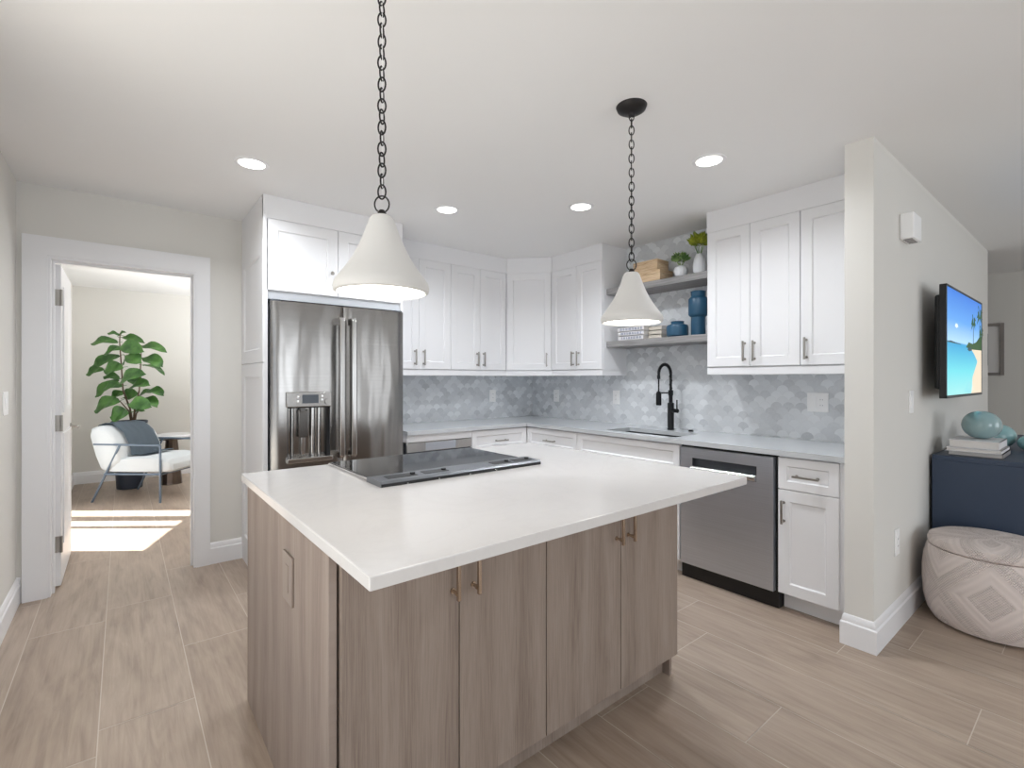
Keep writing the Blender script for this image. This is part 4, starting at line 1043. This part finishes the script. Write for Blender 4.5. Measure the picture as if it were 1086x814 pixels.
def fig():
    x, y = .06, 7.36
    r = thing('fiddle_leaf_fig', 'tall fiddle-leaf fig tree in the far room behind the armchair', 'plant', (x, y, .72))
    m = MB()
    for s in STEMS:
        m.tube(s, [.011 - .006*i/(len(s)-1) for i in range(len(s))], 7)
    m.build('stems', M['bark'], r)
    m = MB(); rn = random.Random(2); cen = Vector((.05, 7.36, 1.35)); cs = Vector((0, 0, 1.3))
    for a, b, w in LEAVES:
        a, b = Vector(a), Vector(b); d = (b-a); L = d.length; d.normalize()
        out = Vector((a.x-cen.x, a.y-cen.y, 0))*.8 + Vector((-.02, -.8, .55)) + Vector((rn.uniform(-.4, .4), rn.uniform(-.3, .3), rn.uniform(-.35, .35)))
        side = d.cross(out); side.normalize(); nn = side.cross(d).normalized()
        NU, NV = 8, 4; G = []
        for i in range(NU+1):
            t = i/NU; wid = w*.80*(math.sin(PI*min(1, .04+t*.97))**.7)*(.62+.5*t)
            row = []
            for j in range(NV+1):
                s = (j/NV-.5)*2; cup = abs(s)**1.5*.16*wid + .012*math.sin(9*t+2*s)
                p = a + d*L*t + side*s*wid*.75 + nn*(cup + .10*L*math.sin(PI*t)) - Vector((0, 0, .12*L*t*t))
                row.append(m.v(*p))
            G.append(row)
        for i in range(NU):
            for j in range(NV): m.f([G[i][j], G[i][j+1], G[i+1][j+1], G[i+1][j]])
        m.tube([a + (cen-a)*.0 - d*.05, a], .003, 5)
    m.build('foliage', M['fig'], r, recalc=False)
    return r
fig()
def planter():
    x, y = .065, 7.36
    r = thing('planter_pot', 'tapered dark navy planter holding the fig tree', 'pot', (x, y, 0))
    m = MB(); m.lathe([(0, 0), (.118, 0), (.124, .006), (.172, .775), (.178, .79), (.170, .80), (.162, .79), (.158, .74), (0, .74)], (x, y, 0), 40); m.build('pot', M['navypot'], r)
    m = MB(); m.lathe([(0, .745), (.155, .742)], (x, y, 0), 24); m.build('soil', M['soil'], r)
planter()
def side_table():
    x, y = .474, 7.334
    r = thing('side_table', 'round side table with pale top and bronze faceted pedestal beside the armchair', 'table', (x, y, 0))
    m = MB(); m.lathe([(0, .575), (.22, .575), (.235, .585), (.235, .602), (.228, .612), (0, .612)], (x, y, 0), 48); m.build('table_top', M['tabletop'], r)
    m = MB(); m.lathe([(0, .56), (.232, .56), (.236, .575), (0, .575)], (x, y, 0), 48); m.build('rim', M['bronze'], r)
    m = MB(); m.lathe([(0, 0), (.112, 0), (.108, .02), (.062, .56), (0, .56)], (x, y, 0), 12); o = m.build('pedestal', M['bronze'], r)
    for p in o.data.polygons: p.use_smooth = False
side_table()
def armchair():
    O = Vector((-.252, 6.734, 0)); F = Vector((.759, -.651, 0)); W = Vector((.651, .759, 0)); Z = Vector((0, 0, 1)); wd = .60
    r = thing('armchair', 'low armchair with ivory cushions and slim grey-blue metal frame', 'chair', O + F*.37 + W*.3)
    P_ = lambda s, w, z: O + F*s + W*w + Z*z
    fr = .011
    for w in (0, wd):
        m = MB(); m.tube([P_(0, w, 0), P_(.30, w, .60)], fr, 8); m.build('leg', M['chairmetal'], r)
        m = MB(); m.tube([P_(.735, w, 0), P_(.735, w, .60)], fr, 8); m.build('leg', M['chairmetal'], r)
        m = MB(); m.tube([P_(.02, w, .61), P_(.735, w, .60)], fr, 8); m.build('armrest', M['chairmetal'], r)
    m = MB()
    for w in (0, wd): m.tube([P_(.135, w, .297), P_(.74, w, .297)], fr, 8)
    m.tube([P_(.735, 0, .297), P_(.735, wd, .297)], fr, 8); m.tube([P_(.14, 0, .297), P_(.14, wd, .297)], fr, 8)
    m.build('seat_frame', M['chairmetal'], r)
    m = MB(); m.tube([P_(.02, 0, .61), P_(.02, wd, .61)], fr, 8); m.build('back_rail', M['chairmetal'], r)
    def cushion(name, prof, w0, w1, mat):     # prof in (s,z), extruded over the width with rounded edges
        m = MB(); cx = sum(p[0] for p in prof)/len(prof); cz = sum(p[1] for p in prof)/len(prof); R = []
        for w, k in ((w0, .82), (w0+.012, .93), (w0+.035, 1), (w1-.035, 1), (w1-.012, .93), (w1, .82)):
            R.append([m.v(*P_(cx+(s-cx)*k, w, cz+(z-cz)*k)) for s, z in prof])
        n = len(prof)
        for A, B in zip(R, R[1:]):
            for q in range(n): m.f([A[q], A[(q+1) % n], B[(q+1) % n], B[q]])
        m.f(R[0]); m.f(R[-1][::-1]); return m.build(name, mat, r)
    cushion('seat', [(.10, .31), (.45, .308), (.80, .315), (.835, .34), (.84, .40), (.80, .45), (.60, .475), (.35, .468), (.18, .44)], .014, wd-.014, M['cream'])
    cushion('backrest', [(.16, .315), (.30, .42), (.285, .56), (.22, .70), (.13, .785), (.05, .80), (-.02, .775), (-.035, .70), (.03, .48), (.09, .34)], -.005, wd+.005, M['cream'])
    return O, F, W, Z
armchair()
def blanket():
    O = Vector((-.252, 6.734, 0)); F = Vector((.759, -.651, 0)); W = Vector((.651, .759, 0)); Z = Vector((0, 0, 1))
    path = [(-.05, .60), (-.055, .72), (-.035, .793), (.05, .82), (.145, .803), (.24, .715), (.305, .565), (.325, .475), (.42, .488), (.50, .492)]
    m = MB(); G = []; rn = random.Random(4)
    for i, (s, z) in enumerate(path):
        row = []
        for j in range(15):
            t = j/14; w = .10 + .44*t + .16*max(0, i-3)/6*(1-t)*0 - .03*i/9*(t-.5)
            k = .006*math.sin(j*2.1+i*.35)
            row.append(m.v(*(O + F*(s+k) + W*(w+.01*math.sin(i*1.3)) + Z*(z+k*.6+.004))))
        G.append(row)
    for A, B in zip(G, G[1:]):
        for j in range(14): m.f([A[j], A[j+1], B[j+1], B[j]])
    bmesh.ops.solidify(m.bm, geom=m.bm.faces[:], thickness=.008)
    tag(m.build('throw_blanket', M['blanket']), 'grey-blue throw blanket draped over the armchair back', 'blanket')
blanket()
